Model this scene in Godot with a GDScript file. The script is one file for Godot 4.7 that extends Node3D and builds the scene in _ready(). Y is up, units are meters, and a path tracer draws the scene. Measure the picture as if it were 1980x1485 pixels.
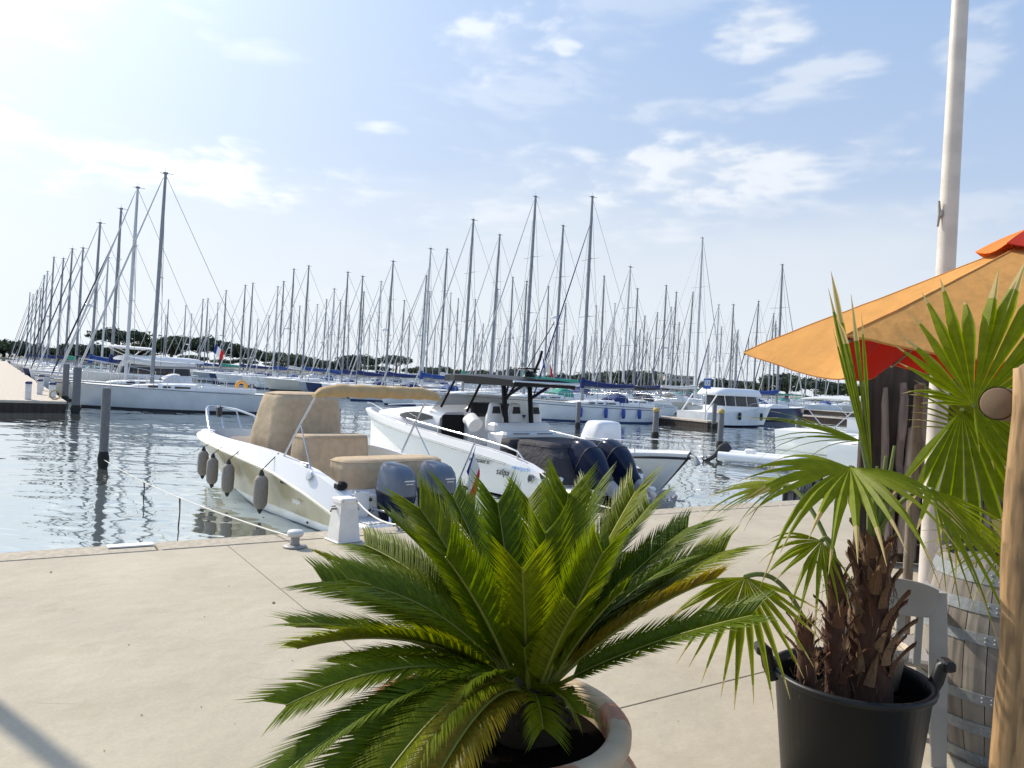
extends Node3D
# A marina seen from a quayside terrace. y up, metres; quay top y = 0, water y = WL.
const WL := -0.6
const TH := 0.58818          # the quay edge runs 33.7 degrees off the camera's right
const QD := 7.47             # distance from the camera to the quay edge
var M := {}
var counts := {}
var rng := RandomNumberGenerator.new()
var nz := FastNoiseLite.new()
var SUN := Vector3(-0.604, 0.643, -0.472)

# ------------------------------------------------------------------ mesh collector
class B:
	var p := PackedVector3Array()
	var s := PackedInt32Array()
	var xf := Transform3D()
	func tri(a: Vector3, b: Vector3, c: Vector3, g := 1) -> void:
		p.append(xf * a); p.append(xf * b); p.append(xf * c); s.append(g)
	func quad(a: Vector3, b: Vector3, c: Vector3, d: Vector3, g := 1) -> void:
		tri(a, b, c, g); tri(a, c, d, g)
	func quad_out(a: Vector3, b: Vector3, c: Vector3, d: Vector3, out: Vector3, g := 1) -> void:
		if (c - a).cross(b - a).dot(out) + (d - a).cross(c - a).dot(out) >= 0.0:
			quad(a, b, c, d, g)
		else:
			quad(a, d, c, b, g)
	func fix(start: int) -> void:
		var o := Vector3.ZERO
		for i in range(start, p.size()):
			o += p[i]
		o /= maxf(1.0, p.size() - start)
		var vol := 0.0
		for i in range(start, p.size(), 3):
			vol += (p[i] - o).dot((p[i + 1] - o).cross(p[i + 2] - o))
		if vol > 0.0:
			for i in range(start, p.size(), 3):
				var t := p[i + 1]
				p[i + 1] = p[i + 2]
				p[i + 2] = t
	func loft(rings: Array, closed := true, cap0 := true, cap1 := true, g := 1) -> void:
		var st := p.size()
		var n: int = rings[0].size()
		for i in rings.size() - 1:
			var r: PackedVector3Array = rings[i]
			var q: PackedVector3Array = rings[i + 1]
			for k in (n if closed else n - 1):
				var l := (k + 1) % n
				quad(r[k], r[l], q[l], q[k], g)
		for e in [[cap0, 0, false], [cap1, rings.size() - 1, true]]:
			if e[0]:
				var r: PackedVector3Array = rings[e[1]]
				var c := Vector3.ZERO
				for v in r:
					c += v
				c /= r.size()
				for k in r.size():
					var l := (k + 1) % r.size()
					if e[2]:
						tri(c, r[k], r[l], -1)
					else:
						tri(c, r[l], r[k], -1)
		fix(st)
	func tube(pts: Array, rad, sides := 8, g := 1, caps := true) -> void:
		var rings := []
		var side := Vector3.ZERO
		for i in pts.size():
			var t: Vector3 = (pts[mini(i + 1, pts.size() - 1)] - pts[maxi(i - 1, 0)]).normalized()
			if i == 0:
				side = t.cross(Vector3.UP if absf(t.y) < 0.9 else Vector3.RIGHT).normalized()
			else:
				side = (side - t * side.dot(t)).normalized()
			var up := t.cross(side)
			var r: float = rad[i] if rad is Array else rad
			var ring := PackedVector3Array()
			for k in sides:
				var a := TAU * k / sides
				ring.append(pts[i] + (side * cos(a) + up * sin(a)) * r)
			rings.append(ring)
		loft(rings, true, caps, caps, g)
	func box(c: Vector3, size: Vector3, bev := 0.0, basis := Basis()) -> void:
		var keep := xf
		xf = xf * Transform3D(basis, c)
		var h := size / 2
		var st := p.size()
		if bev <= 0.0:
			var v := []
			for i in 8:
				v.append(Vector3(h.x if i & 1 else -h.x, h.y if i & 2 else -h.y, h.z if i & 4 else -h.z))
			for f in [[0, 1, 3, 2], [4, 6, 7, 5], [0, 4, 5, 1], [2, 3, 7, 6], [0, 2, 6, 4], [1, 5, 7, 3]]:
				quad(v[f[0]], v[f[1]], v[f[2]], v[f[3]], -1)
			fix(st)
		else:
			var rings := []
			for e in [[-h.y, bev], [-h.y + bev, 0.0], [h.y - bev, 0.0], [h.y, bev]]:
				var x: float = h.x - e[1]
				var z: float = h.z - e[1]
				var y: float = e[0]
				var q := PackedVector3Array()
				for k in [[1, 1, 0], [1, 1, 1], [-1, 1, 1], [-1, 1, 0], [-1, -1, 0], [-1, -1, 1], [1, -1, 1], [1, -1, 0]]:
					q.append(Vector3(k[0] * (x - (bev if k[2] else 0.0)), y, k[1] * (z - (0.0 if k[2] else bev))))
				rings.append(q)
			loft(rings, true, true, true, -1)
		xf = keep
	func lathe(prof: Array, sides := 24, c := Vector3.ZERO, g := 1) -> void:
		var rings := []
		for q in prof:
			var ring := PackedVector3Array()
			for k in sides:
				var a := TAU * k / sides
				ring.append(c + Vector3(cos(a) * q.x, q.y, sin(a) * q.x))
			rings.append(ring)
		loft(rings, true, true, true, g)
	func shell(grid: Array, off: Vector3, g := 1) -> void:
		# a sheet of points [row][column] given thickness along off
		var st := p.size()
		var n: int = grid.size()
		var m: int = grid[0].size()
		for i in n - 1:
			for j in m - 1:
				quad(grid[i][j], grid[i][j + 1], grid[i + 1][j + 1], grid[i + 1][j], g)
				quad(grid[i][j] + off, grid[i + 1][j] + off, grid[i + 1][j + 1] + off, grid[i][j + 1] + off, g + 1)
		for i in n - 1:
			quad(grid[i][0], grid[i + 1][0], grid[i + 1][0] + off, grid[i][0] + off, -1)
			quad(grid[i][m - 1], grid[i][m - 1] + off, grid[i + 1][m - 1] + off, grid[i + 1][m - 1], -1)
		for j in m - 1:
			quad(grid[0][j], grid[0][j] + off, grid[0][j + 1] + off, grid[0][j + 1], -1)
			quad(grid[n - 1][j], grid[n - 1][j + 1], grid[n - 1][j + 1] + off, grid[n - 1][j] + off, -1)
		fix(st)
	func mesh() -> ArrayMesh:
		var st := SurfaceTool.new()
		st.begin(Mesh.PRIMITIVE_TRIANGLES)
		for t in s.size():
			st.set_smooth_group(s[t] if s[t] >= 0 else 4294967295)
			st.add_vertex(p[t * 3]); st.add_vertex(p[t * 3 + 1]); st.add_vertex(p[t * 3 + 2])
		st.generate_normals()
		return st.commit()

# ------------------------------------------------------------------ nodes
func named(called: String, parent: Node) -> String:
	var key := str(parent.get_instance_id()) + called
	var k: int = counts.get(key, 0)
	counts[key] = k + 1
	return called if k == 0 else "%s_%03d" % [called, k]

func obj(shape, called: String, m: Material, parent: Node = self) -> MeshInstance3D:
	var o := MeshInstance3D.new()
	o.mesh = shape.mesh() if shape is B else shape
	o.material_override = m
	o.name = named(called, parent)
	o.cast_shadow = GeometryInstance3D.SHADOW_CASTING_SETTING_ON
	parent.add_child(o, true)
	return o

func tag(o: Node, label: String, category: String, group := "") -> Node:
	o.set_meta("label", label)
	o.set_meta("category", category)
	if group != "":
		o.set_meta("group", group)
	return o

func thing(called: String, label: String, category: String, at := Vector3.ZERO, turn := 0.0, group := "") -> Node3D:
	var o := Node3D.new()
	o.name = named(called, self)
	add_child(o, true)
	o.position = at
	o.rotation.y = turn
	tag(o, label, category, group)
	return o

func struct(o: Node) -> Node:
	o.set_meta("kind", "structure")
	return o

func quay(u: float, v: float, y := 0.0) -> Vector3:
	# u metres along the quay edge, v metres out over the water
	return Vector3(u * cos(TH) - (v + QD) * sin(TH), y, -u * sin(TH) - (v + QD) * cos(TH))

func bez(a: Vector3, b: Vector3, c: Vector3, n := 10) -> Array:
	var out := []
	for i in n + 1:
		var t := float(i) / n
		out.append(a.lerp(b, t).lerp(b.lerp(c, t), t))
	return out

func samp(ts: Array, ys: Array, t: float) -> float:
	var n := ts.size()
	for i in n - 1:
		if t <= ts[i + 1] or i == n - 2:
			var k := clampf((t - ts[i]) / (ts[i + 1] - ts[i]), 0.0, 1.0)
			return cubic_interpolate(ys[i], ys[i + 1], ys[maxi(i - 1, 0)], ys[mini(i + 2, n - 1)], k)
	return ys[n - 1]

# ------------------------------------------------------------------ materials
func mk(r: float, g: float, b: float, rough := 0.6, metal := 0.0) -> StandardMaterial3D:
	var m := StandardMaterial3D.new()
	m.albedo_color = Color(r, g, b).linear_to_srgb()
	m.roughness = rough
	m.metallic = metal
	return m

func grain(seed_: int, size: int, freq: float, lo: float, hi: float, oct := 4, stretch := Vector2(1, 1), tint := Vector3(1, 1, 1)) -> ImageTexture:
	# grey grain between the linear values lo and hi, seamless
	var n := FastNoiseLite.new()
	n.seed = seed_
	n.frequency = freq
	n.fractal_octaves = oct
	n.noise_type = FastNoiseLite.TYPE_SIMPLEX_SMOOTH
	var w := int(size * stretch.x)
	var h := int(size * stretch.y)
	var src := n.get_seamless_image(w, h)
	src.convert(Image.FORMAT_RGB8)
	if stretch != Vector2(1, 1):
		src.resize(size, size, Image.INTERPOLATE_CUBIC)
	for y in size:
		for x in size:
			var v := smoothstep(0.12, 0.88, src.get_pixel(x, y).r)
			var l := lerpf(lo, hi, v)
			src.set_pixel(x, y, Color(l + (tint.x - 1) * (1 - v), l + (tint.y - 1) * (1 - v), l + (tint.z - 1) * (1 - v)).linear_to_srgb())
	return ImageTexture.create_from_image(src)

func bumps(seed_: int, size: int, freq: float, oct := 4, strength := 4.0, stretch := Vector2(1, 1)) -> ImageTexture:
	var n := FastNoiseLite.new()
	n.seed = seed_
	n.frequency = freq
	n.fractal_octaves = oct
	var src := n.get_seamless_image(int(size * stretch.x), int(size * stretch.y))
	src.convert(Image.FORMAT_RGBA8)
	if stretch != Vector2(1, 1):
		src.resize(size, size, Image.INTERPOLATE_CUBIC)
	src.bump_map_to_normal_map(strength)
	return ImageTexture.create_from_image(src)

func surf(m: StandardMaterial3D, tex: Texture2D, tile: float, nrm: Texture2D = null, nscale := 1.0, world := false) -> StandardMaterial3D:
	m.uv1_triplanar = true
	m.uv1_world_triplanar = world
	m.uv1_scale = Vector3.ONE / tile
	m.albedo_texture = tex
	if nrm:
		m.normal_enabled = true
		m.normal_texture = nrm
		m.normal_scale = nscale
	return m

func leafy(m: StandardMaterial3D, r: float, g: float, b: float) -> StandardMaterial3D:
	m.backlight_enabled = true
	m.backlight = Color(r, g, b).linear_to_srgb()
	m.cull_mode = BaseMaterial3D.CULL_DISABLED
	return m

func make_materials() -> void:
	var g_fine := grain(3, 512, 0.02, 0.72, 1.0, 5)
	var g_soft := grain(5, 256, 0.012, 0.86, 1.0, 3)
	var n_fine := bumps(7, 512, 0.05, 4, 3.0)
	var n_cloth := bumps(9, 256, 0.016, 3, 7.0)
	var wood := grain(11, 512, 0.012, 0.5, 1.0, 4, Vector2(1.0, 0.12))
	var woodn := bumps(12, 512, 0.02, 4, 4.0, Vector2(1.0, 0.12))
	M.concrete = surf(mk(0.445, 0.397, 0.305, 0.85), concrete_tex(), 5.7, n_fine, 0.16, true)
	M.concrete_edge = surf(mk(0.43, 0.375, 0.29, 0.85), g_fine, 0.9, n_fine, 0.35, true)
	M.joint = mk(0.24, 0.21, 0.175, 0.95)
	M.pier = surf(mk(0.52, 0.45, 0.37, 0.85), g_fine, 2.0, null, 1.0, true)
	M.dark_wood = surf(mk(0.05, 0.035, 0.028, 0.85), wood, 1.0, woodn, 0.8)
	M.gel = mk(0.80, 0.80, 0.80, 0.22)
	M.gel_soft = mk(0.74, 0.74, 0.73, 0.4)
	M.gel_grey = mk(0.55, 0.56, 0.56, 0.45)
	M.hull_white = surf(mk(0.74, 0.76, 0.78, 0.28), g_soft, 2.5)
	M.hull_grey_white = surf(mk(0.64, 0.655, 0.67, 0.3), g_soft, 2.5)
	M.hull_cream = surf(mk(0.66, 0.62, 0.54, 0.3), g_soft, 2.5)
	M.hull_navy = mk(0.02, 0.035, 0.10, 0.25)
	M.hull_grey = mk(0.35, 0.38, 0.40, 0.3)
	M.beige = surf(mk(0.52, 0.44, 0.275, 0.2), g_soft, 1.3)
	M.cream_line = mk(0.72, 0.68, 0.55, 0.4)
	M.antifoul = mk(0.02, 0.04, 0.12, 0.6)
	M.antifoul_black = mk(0.02, 0.02, 0.025, 0.6)
	M.stripe = mk(0.03, 0.05, 0.14, 0.4)
	M.sand_canvas = surf(mk(0.52, 0.41, 0.285, 0.9), g_soft, 0.5, n_cloth, 0.2)
	M.sand_canvas.metallic_specular = 0.2
	M.sand_dark = surf(mk(0.50, 0.35, 0.175, 0.9), g_soft, 0.5, n_cloth, 0.25)
	M.grey_canvas = surf(mk(0.042, 0.041, 0.05, 0.85), g_fine, 0.6, n_cloth, 0.8)
	M.navy_canvas = surf(mk(0.015, 0.03, 0.13, 0.85), g_soft, 0.6, n_cloth, 0.7)
	M.blue_canvas = mk(0.018, 0.06, 0.24, 0.8)
	M.green_canvas = mk(0.03, 0.28, 0.2, 0.8)
	M.white_canvas = surf(mk(0.66, 0.66, 0.65, 0.85), g_soft, 0.6, n_cloth, 0.7)
	M.steel = mk(0.62, 0.63, 0.65, 0.18, 1.0)
	M.alu = surf(mk(0.27, 0.285, 0.30, 0.5, 0.35), g_soft, 1.0)
	M.alu_dark = mk(0.22, 0.235, 0.25, 0.5, 0.4)
	M.wire = mk(0.24, 0.25, 0.26, 0.5, 0.6)
	M.furl_white = mk(0.55, 0.55, 0.54, 0.85)
	M.black = mk(0.010, 0.011, 0.014, 0.45)
	M.black.metallic_specular = 0.3
	M.black_matte = mk(0.02, 0.02, 0.022, 0.6)
	M.rubber = mk(0.03, 0.03, 0.032, 0.7)
	M.glass = mk(0.018, 0.02, 0.024, 0.06)
	M.motor_grey = mk(0.10, 0.13, 0.18, 0.22)
	M.motor_navy = mk(0.008, 0.013, 0.036, 0.2)
	M.motor_navy.metallic_specular = 0.35
	M.motor_leg = mk(0.28, 0.29, 0.31, 0.4, 0.2)
	M.fender = surf(mk(0.30, 0.26, 0.215, 0.75), g_fine, 0.35)
	M.fender_blue = mk(0.03, 0.07, 0.32, 0.6)
	M.rope = mk(0.62, 0.60, 0.55, 0.9)
	M.rope_dark = mk(0.06, 0.055, 0.05, 0.9)
	M.pile = surf(mk(0.17, 0.17, 0.175, 0.6, 0.3), g_fine, 0.8)
	M.pile_weed = surf(mk(0.02, 0.022, 0.018, 0.9), g_fine, 0.3, n_fine, 1.5)
	M.pile_cap = mk(0.42, 0.30, 0.08, 0.7)
	M.white_paint = surf(mk(0.74, 0.73, 0.70, 0.5), g_soft, 0.7)
	M.pole_white = surf(mk(0.60, 0.56, 0.51, 0.4), g_soft, 0.8)
	M.iron = surf(mk(0.34, 0.33, 0.32, 0.6, 0.2), g_fine, 0.25, n_fine, 0.8)
	M.orange_buoy = mk(0.75, 0.36, 0.06, 0.7)
	M.flag_blue = leafy(mk(0.02, 0.05, 0.28, 0.8), 0.01, 0.03, 0.15)
	M.flag_white = leafy(mk(0.72, 0.72, 0.70, 0.8), 0.5, 0.5, 0.5)
	M.flag_red = leafy(mk(0.60, 0.03, 0.035, 0.8), 0.35, 0.02, 0.02)
	M.canopy = leafy(surf(mk(0.74, 0.39, 0.105, 0.9), g_soft, 0.4, n_cloth, 0.3), 0.62, 0.26, 0.05)
	M.canopy_red = leafy(mk(0.60, 0.022, 0.006, 0.9), 0.8, 0.03, 0.006)
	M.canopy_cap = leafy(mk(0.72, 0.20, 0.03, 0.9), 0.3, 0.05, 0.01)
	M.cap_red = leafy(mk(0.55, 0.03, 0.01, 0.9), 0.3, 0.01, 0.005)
	M.pot = pot_material()
	M.pot_beige = surf(mk(0.50, 0.42, 0.32, 0.8), g_soft, 0.3)
	M.soil = surf(mk(0.009, 0.007, 0.0055, 0.95), g_fine, 0.15, n_fine, 2.0)
	M.soil.metallic_specular = 0.08
	M.bucket = mk(0.010, 0.011, 0.0125, 0.42)
	M.bucket.metallic_specular = 0.4
	M.plastic = surf(mk(0.30, 0.29, 0.275, 0.55), g_soft, 0.6)
	M.post_wood = surf(mk(0.40, 0.245, 0.11, 0.75), grain(14, 512, 0.016, 0.35, 1.0, 5, Vector2(1.0, 0.10)), 0.22, woodn, 0.9)
	M.log_end = surf(mk(0.20, 0.13, 0.075, 0.85), g_fine, 0.05, n_fine, 1.0)
	M.log_bark = surf(mk(0.30, 0.20, 0.11, 0.85), wood, 0.2, woodn, 0.8)
	M.slim_wood = surf(mk(0.22, 0.18, 0.13, 0.8), wood, 0.3, woodn, 0.6)
	M.stave_a = surf(mk(0.26, 0.225, 0.19, 0.8), wood, 0.5, woodn, 0.8)
	M.stave_b = surf(mk(0.22, 0.19, 0.16, 0.8), wood, 0.43, woodn, 0.8)
	M.stave_c = surf(mk(0.30, 0.265, 0.225, 0.8), wood, 0.57, woodn, 0.8)
	M.hoop = surf(mk(0.25, 0.27, 0.28, 0.6, 0.2), g_fine, 0.3)
	M.driftwood = surf(mk(0.25, 0.19, 0.16, 0.85), wood, 0.5, woodn, 1.0)
	M.driftwood_pale = surf(mk(0.34, 0.27, 0.235, 0.85), wood, 0.4, woodn, 1.0)
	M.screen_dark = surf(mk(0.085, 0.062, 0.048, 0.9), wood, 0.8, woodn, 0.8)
	M.cycas = []
	for c in [[0.180, 0.240, 0.006], [0.140, 0.205, 0.006], [0.225, 0.265, 0.007], [0.30, 0.235, 0.02]]:
		var m := leafy(mk(c[0], c[1], c[2], 0.45), 0.98, 1.0, 0.02)
		m.metallic_specular = 0.35
		M.cycas.append(surf(m, grain(20 + M.cycas.size(), 128, 0.03, 0.7, 1.0, 3), 0.12))
	M.dry = leafy(mk(0.36, 0.29, 0.12, 0.8), 0.5, 0.42, 0.15)
	M.rachis = leafy(mk(0.20, 0.21, 0.03, 0.5), 0.1, 0.12, 0.01)
	M.cycas_stem = surf(mk(0.05, 0.035, 0.02, 0.9), g_fine, 0.1, n_fine, 1.5)
	M.fan = []
	for c in [[0.245, 0.300, 0.012], [0.200, 0.260, 0.012], [0.275, 0.315, 0.025]]:
		var m := leafy(mk(c[0], c[1], c[2], 0.5), 0.96, 1.0, 0.03)
		m.metallic_specular = 0.35
		M.fan.append(surf(m, grain(30 + M.fan.size(), 128, 0.03, 0.72, 1.0, 3), 0.2))
	M.petiole = mk(0.12, 0.16, 0.03, 0.5)
	M.palm_trunk = surf(mk(0.085, 0.035, 0.02, 0.9), wood, 0.12, woodn, 1.5)
	M.husk = []
	for c in [[0.15, 0.06, 0.025], [0.20, 0.105, 0.05], [0.10, 0.035, 0.016], [0.26, 0.155, 0.08]]:
		M.husk.append(surf(leafy(mk(c[0], c[1], c[2], 0.85), c[0] * 0.5, c[1] * 0.4, c[2] * 0.3), wood, 0.06, woodn, 1.0))
	M.pine = []
	for c in [[0.030, 0.048, 0.020], [0.038, 0.056, 0.022], [0.024, 0.042, 0.022]]:
		M.pine.append(leafy(mk(c[0], c[1], c[2], 0.8), c[0] * 0.6, c[1] * 0.6, c[2] * 0.4))
	M.bark = mk(0.10, 0.075, 0.055, 0.9)
	M.shore = surf(mk(0.20, 0.19, 0.15, 0.95), g_fine, 20.0, null, 1.0, true)
	M.render_cream = mk(0.55, 0.50, 0.43, 0.9)
	M.render_white = mk(0.66, 0.66, 0.66, 0.9)
	M.window_dark = mk(0.06, 0.07, 0.085, 0.2)
	M.roof_tile = mk(0.36, 0.16, 0.09, 0.9)
	M.water = mk(0.56, 0.615, 0.595, 0.03, 0.91)
	M.sign_blue = mk(0.03, 0.12, 0.42, 0.5)
	M.text_black = mk(0.012, 0.012, 0.014, 0.5)
	M.text_silver = mk(0.66, 0.66, 0.64, 0.3)
	M.text_blue = mk(0.20, 0.36, 0.62, 0.4)

func concrete_tex() -> ImageTexture:
	# trowelled concrete: broad cloudy patches, fine sand grain, scuffs, drips and a few hairline cracks
	var size := 1400
	var a := FastNoiseLite.new()
	a.seed = 41; a.frequency = 0.003; a.fractal_octaves = 5
	var b := FastNoiseLite.new()
	b.seed = 42; b.frequency = 0.16; b.fractal_octaves = 3
	var d := FastNoiseLite.new()
	d.seed = 44; d.frequency = 0.0085; d.fractal_octaves = 3
	var ia := a.get_seamless_image(size, size)
	var ib := b.get_seamless_image(size, size)
	var id := d.get_seamless_image(size, size)
	var out := Image.create(size, size, false, Image.FORMAT_RGB8)
	for y in size:
		for x in size:
			var st := smoothstep(0.60, 0.80, id.get_pixel(x, y).r)
			var l := 0.79 + 0.18 * ia.get_pixel(x, y).r + 0.12 * (ib.get_pixel(x, y).r - 0.5) - 0.04 * st
			out.set_pixel(x, y, Color(l, l * (0.995 - 0.01 * st), l * (0.985 - 0.03 * st)).linear_to_srgb())
	var r := RandomNumberGenerator.new()
	r.seed = 8
	for i in 240:
		var x := r.randf_range(4, size - 60)
		var y := r.randf_range(60, size - 60)
		var k := (0.84 if r.randf() < 0.65 else 1.06)
		var ang := r.randf_range(-0.5, 0.5)
		for j in (r.randi_range(6, 60) if i % 4 == 0 else r.randi_range(1, 5)):
			x += cos(ang); y += sin(ang) + r.randf_range(-0.4, 0.4)
			var px := clampi(int(x), 0, size - 1)
			var py := clampi(int(y), 0, size - 1)
			out.set_pixel(px, py, out.get_pixel(px, py) * k)
	for i in 5:
		# hairline cracks
		var x := r.randf_range(100, size - 100)
		var y := r.randf_range(100, size - 100)
		var ang := r.randf() * TAU
		for j in 420:
			ang += r.randf_range(-0.22, 0.22)
			x += cos(ang) * 0.8; y += sin(ang) * 0.8
			var px := posmod(int(x), size)
			var py := posmod(int(y), size)
			out.set_pixel(px, py, out.get_pixel(px, py) * 0.86)
	return ImageTexture.create_from_image(out)

func pot_material() -> StandardMaterial3D:
	# glazed cream earthenware with hand-painted reddish spots, wrapped round the pot
	var w := 1024
	var h := 256
	var n := FastNoiseLite.new()
	n.seed = 77; n.frequency = 0.02; n.fractal_octaves = 3
	var img := Image.create(w, h, false, Image.FORMAT_RGB8)
	var spots := []
	var r := RandomNumberGenerator.new()
	r.seed = 5
	for i in 26:
		spots.append([r.randf_range(0, w), r.randf_range(40, h - 30), r.randf_range(16, 34)])
	for y in h:
		for x in w:
			var q := n.get_noise_2d(x, y)
			var c := Color(0.46, 0.35, 0.225).lerp(Color(0.52, 0.41, 0.28), 0.5 + q)
			for s in spots:
				var dx: float = absf(x - s[0])
				dx = minf(dx, w - dx)
				var d: float = Vector2(dx * 0.9, (y - s[1]) * 0.62).length() / s[2] + q * 0.35
				if d < 1.0:
					c = c.lerp(Color(0.42, 0.15, 0.07), smoothstep(1.0, 0.86, d) * 0.9)
			img.set_pixel(x, y, c.linear_to_srgb())
	var m := mk(1, 1, 1, 0.55)
	m.albedo_texture = ImageTexture.create_from_image(img)
	return m

# ------------------------------------------------------------------ sky
var cloud_a := FastNoiseLite.new()
var cloud_b := FastNoiseLite.new()
# cloud banks over the harbour: azimuth, elevation, half width, half height (degrees), density
const BANKS := [[-3.6, 23.8, 5.3, 2.7, 0.75], [16.8, 24.4, 3.6, 2.3, 0.85], [21.1, 21.5, 5.0, 1.6, 0.6], [8.7, 15.3, 11.8, 2.4, 0.95], [3.5, 12.6, 19.0, 2.0, 0.5],
	[-29.0, 13.4, 13.0, 1.8, 1.0], [-20.5, 12.4, 7.0, 1.1, 0.95], [24.5, 16.9, 2.7, 1.3, 0.5], [-9.7, 17.4, 2.4, 0.5, 0.7], [-6.3, 18.0, 3.1, 0.5, 0.45], [29.5, 21.9, 2.3, 2.8, 0.5],
	[10.6, 19.5, 6.5, 0.7, 0.4], [26.3, 12.2, 8.4, 1.2, 0.35], [2.7, 23.4, 1.1, 0.5, 0.75], [-0.4, 20.4, 8.4, 2.3, 0.3],
	[60, 20, 9, 3, 0.8], [84, 14, 12, 2.4, 0.7], [110, 26, 9, 4, 0.8], [140, 16, 14, 3, 0.8], [170, 30, 10, 4, 0.7], [-70, 24, 9, 3, 0.8], [-100, 15, 13, 3, 0.8], [-130, 28, 10, 4, 0.7], [-160, 18, 12, 3, 0.8], [40, 40, 12, 6, 0.6], [-20, 44, 14, 6, 0.5], [100, 52, 16, 8, 0.5], [-140, 54, 16, 8, 0.5]]

func sky_at(az: float, el: float) -> Color:
	var d := Vector3(sin(az) * cos(el), sin(el), -cos(az) * cos(el))
	var e := rad_to_deg(el)
	var a := rad_to_deg(az)
	var t := clampf(e / 38.0, 0.0, 1.0)
	var c := Vector3(0.78, 0.85, 0.91).lerp(Vector3(0.225, 0.41, 0.75), pow(t, 0.6))
	c = c.lerp(Vector3(0.16, 0.31, 0.64), clampf((e - 38.0) / 52.0, 0.0, 1.0))
	var ang := rad_to_deg(acos(clampf(d.dot(SUN.normalized()), -1.0, 1.0)))
	c += Vector3(1.0, 0.97, 0.92) * (2.9 * exp(-ang / 16.0)) + Vector3(1.0, 0.98, 0.95) * 8.0 * exp(-ang / 4.0)
	# clouds
	var w := Vector2(a * 0.9, e * 2.2)
	var n1 := cloud_a.get_noise_2d(w.x, w.y)
	var n2 := cloud_b.get_noise_2d(w.x * 1.0 + n1 * 6.0, w.y * 1.3)
	var n3 := cloud_b.get_noise_2d(w.x * 2.6 + 50.0 + n2 * 4.0, w.y * 3.6)
	var dens := 0.0
	for k in BANKS:
		var dx: float = wrapf(a - k[0], -180.0, 180.0) / k[2]
		if absf(dx) > 1.9:
			continue
		var dy: float = (e - k[1]) / k[3]
		if absf(dy) > 1.9:
			continue
		if dy < 0.0:
			dy *= 0.7
		var r := sqrt(dx * dx + dy * dy)
		var m := 1.12 - r + n1 * 0.65 + n2 * 0.85 + n3 * 0.35
		dens = maxf(dens, k[4] * smoothstep(0.0, 1.0, m) * (0.45 + 0.55 * smoothstep(-0.30, 0.35, n2 + n3 * 0.6)))
	dens = maxf(dens, 0.30 * smoothstep(0.25, 0.75, n1 + n2 * 0.5) * clampf(e / 10.0, 0.0, 1.0))
	# the whitish veil low over the horizon
	var veil := smoothstep(16.0, 6.0, e + n1 * 4.0) * 0.68
	c = c.lerp(Vector3(0.84, 0.885, 0.925) + Vector3.ONE * (0.9 * exp(-ang / 18.0)), veil)
	var lit := Vector3(0.90, 0.925, 0.95) + Vector3.ONE * (3.2 * exp(-ang / 16.0) + n2 * 0.10)
	c = c.lerp(lit, dens * 0.76)
	return Color(c.x, c.y, c.z)

func make_sky() -> Sky:
	cloud_a.seed = 15; cloud_a.frequency = 0.045; cloud_a.fractal_octaves = 4
	cloud_b.seed = 21; cloud_b.frequency = 0.11; cloud_b.fractal_octaves = 5; cloud_b.fractal_gain = 0.55
	var w := 4096
	var h := 2048
	var img := Image.create(512, 256, false, Image.FORMAT_RGBF)
	for y in 256:
		for x in 512:
			if y > 128:
				img.set_pixel(x, y, Color(0.30, 0.32, 0.32))
			else:
				img.set_pixel(x, y, sky_at(wrapf((x + 0.5) / 512.0 * TAU, -PI, PI), PI / 2 - (y + 0.5) / 256.0 * PI))
	img.resize(w, h, Image.INTERPOLATE_BILINEAR)
	# the same sky, drawn finer in front (90 degrees wide, up to 40 degrees)
	for y in range(h / 2 - 455, h / 2 + 1):
		for x in range(-512, 512):
			img.set_pixel(posmod(x, w), y, sky_at((x + 0.5) / w * TAU, PI / 2 - (y + 0.5) / h * PI))
	var pan := PanoramaSkyMaterial.new()
	pan.panorama = ImageTexture.create_from_image(img)
	var sky := Sky.new()
	sky.sky_material = pan
	return sky

func make_camera_and_light() -> void:
	var cam := Camera3D.new()
	cam.name = "camera"
	add_child(cam)
	cam.fov = 52.66
	cam.near = 0.05
	cam.far = 6000.0
	cam.position = Vector3(0, 1.6, 0)
	cam.basis = Basis(Vector3.RIGHT, deg_to_rad(-0.21)) * Basis(Vector3.BACK, deg_to_rad(3.0))
	cam.current = true
	var sun := DirectionalLight3D.new()
	sun.name = "sun"
	add_child(sun)
	sun.look_at_from_position(Vector3.ZERO, -SUN, Vector3.UP)
	sun.light_energy = 1.6
	sun.light_color = Color(1.0, 0.955, 0.88)
	sun.light_angular_distance = 0.8
	sun.shadow_enabled = true
	var we := WorldEnvironment.new()
	we.name = "environment"
	add_child(we)
	var env := Environment.new()
	env.background_mode = Environment.BG_SKY
	env.sky = make_sky()
	env.tonemap_mode = Environment.TONE_MAPPER_LINEAR
	env.tonemap_exposure = 1.0
	env.sdfgi_enabled = true
	env.ssao_enabled = true
	env.ssil_enabled = true
	we.environment = env

# ------------------------------------------------------------------ the setting
func wave(x: float, z: float) -> float:
	# small harbour ripples; nz is the shared noise
	var a := nz.get_noise_2d(x * 1.0 + 40.0, z * 1.7) * 0.0078
	var b := nz.get_noise_2d(x * 2.3 - 80.0, z * 4.2 + 13.0) * 0.0022
	var c := nz.get_noise_2d(x * 0.22, z * 0.3 + 300.0) * 0.03
	return a + b + c

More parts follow.
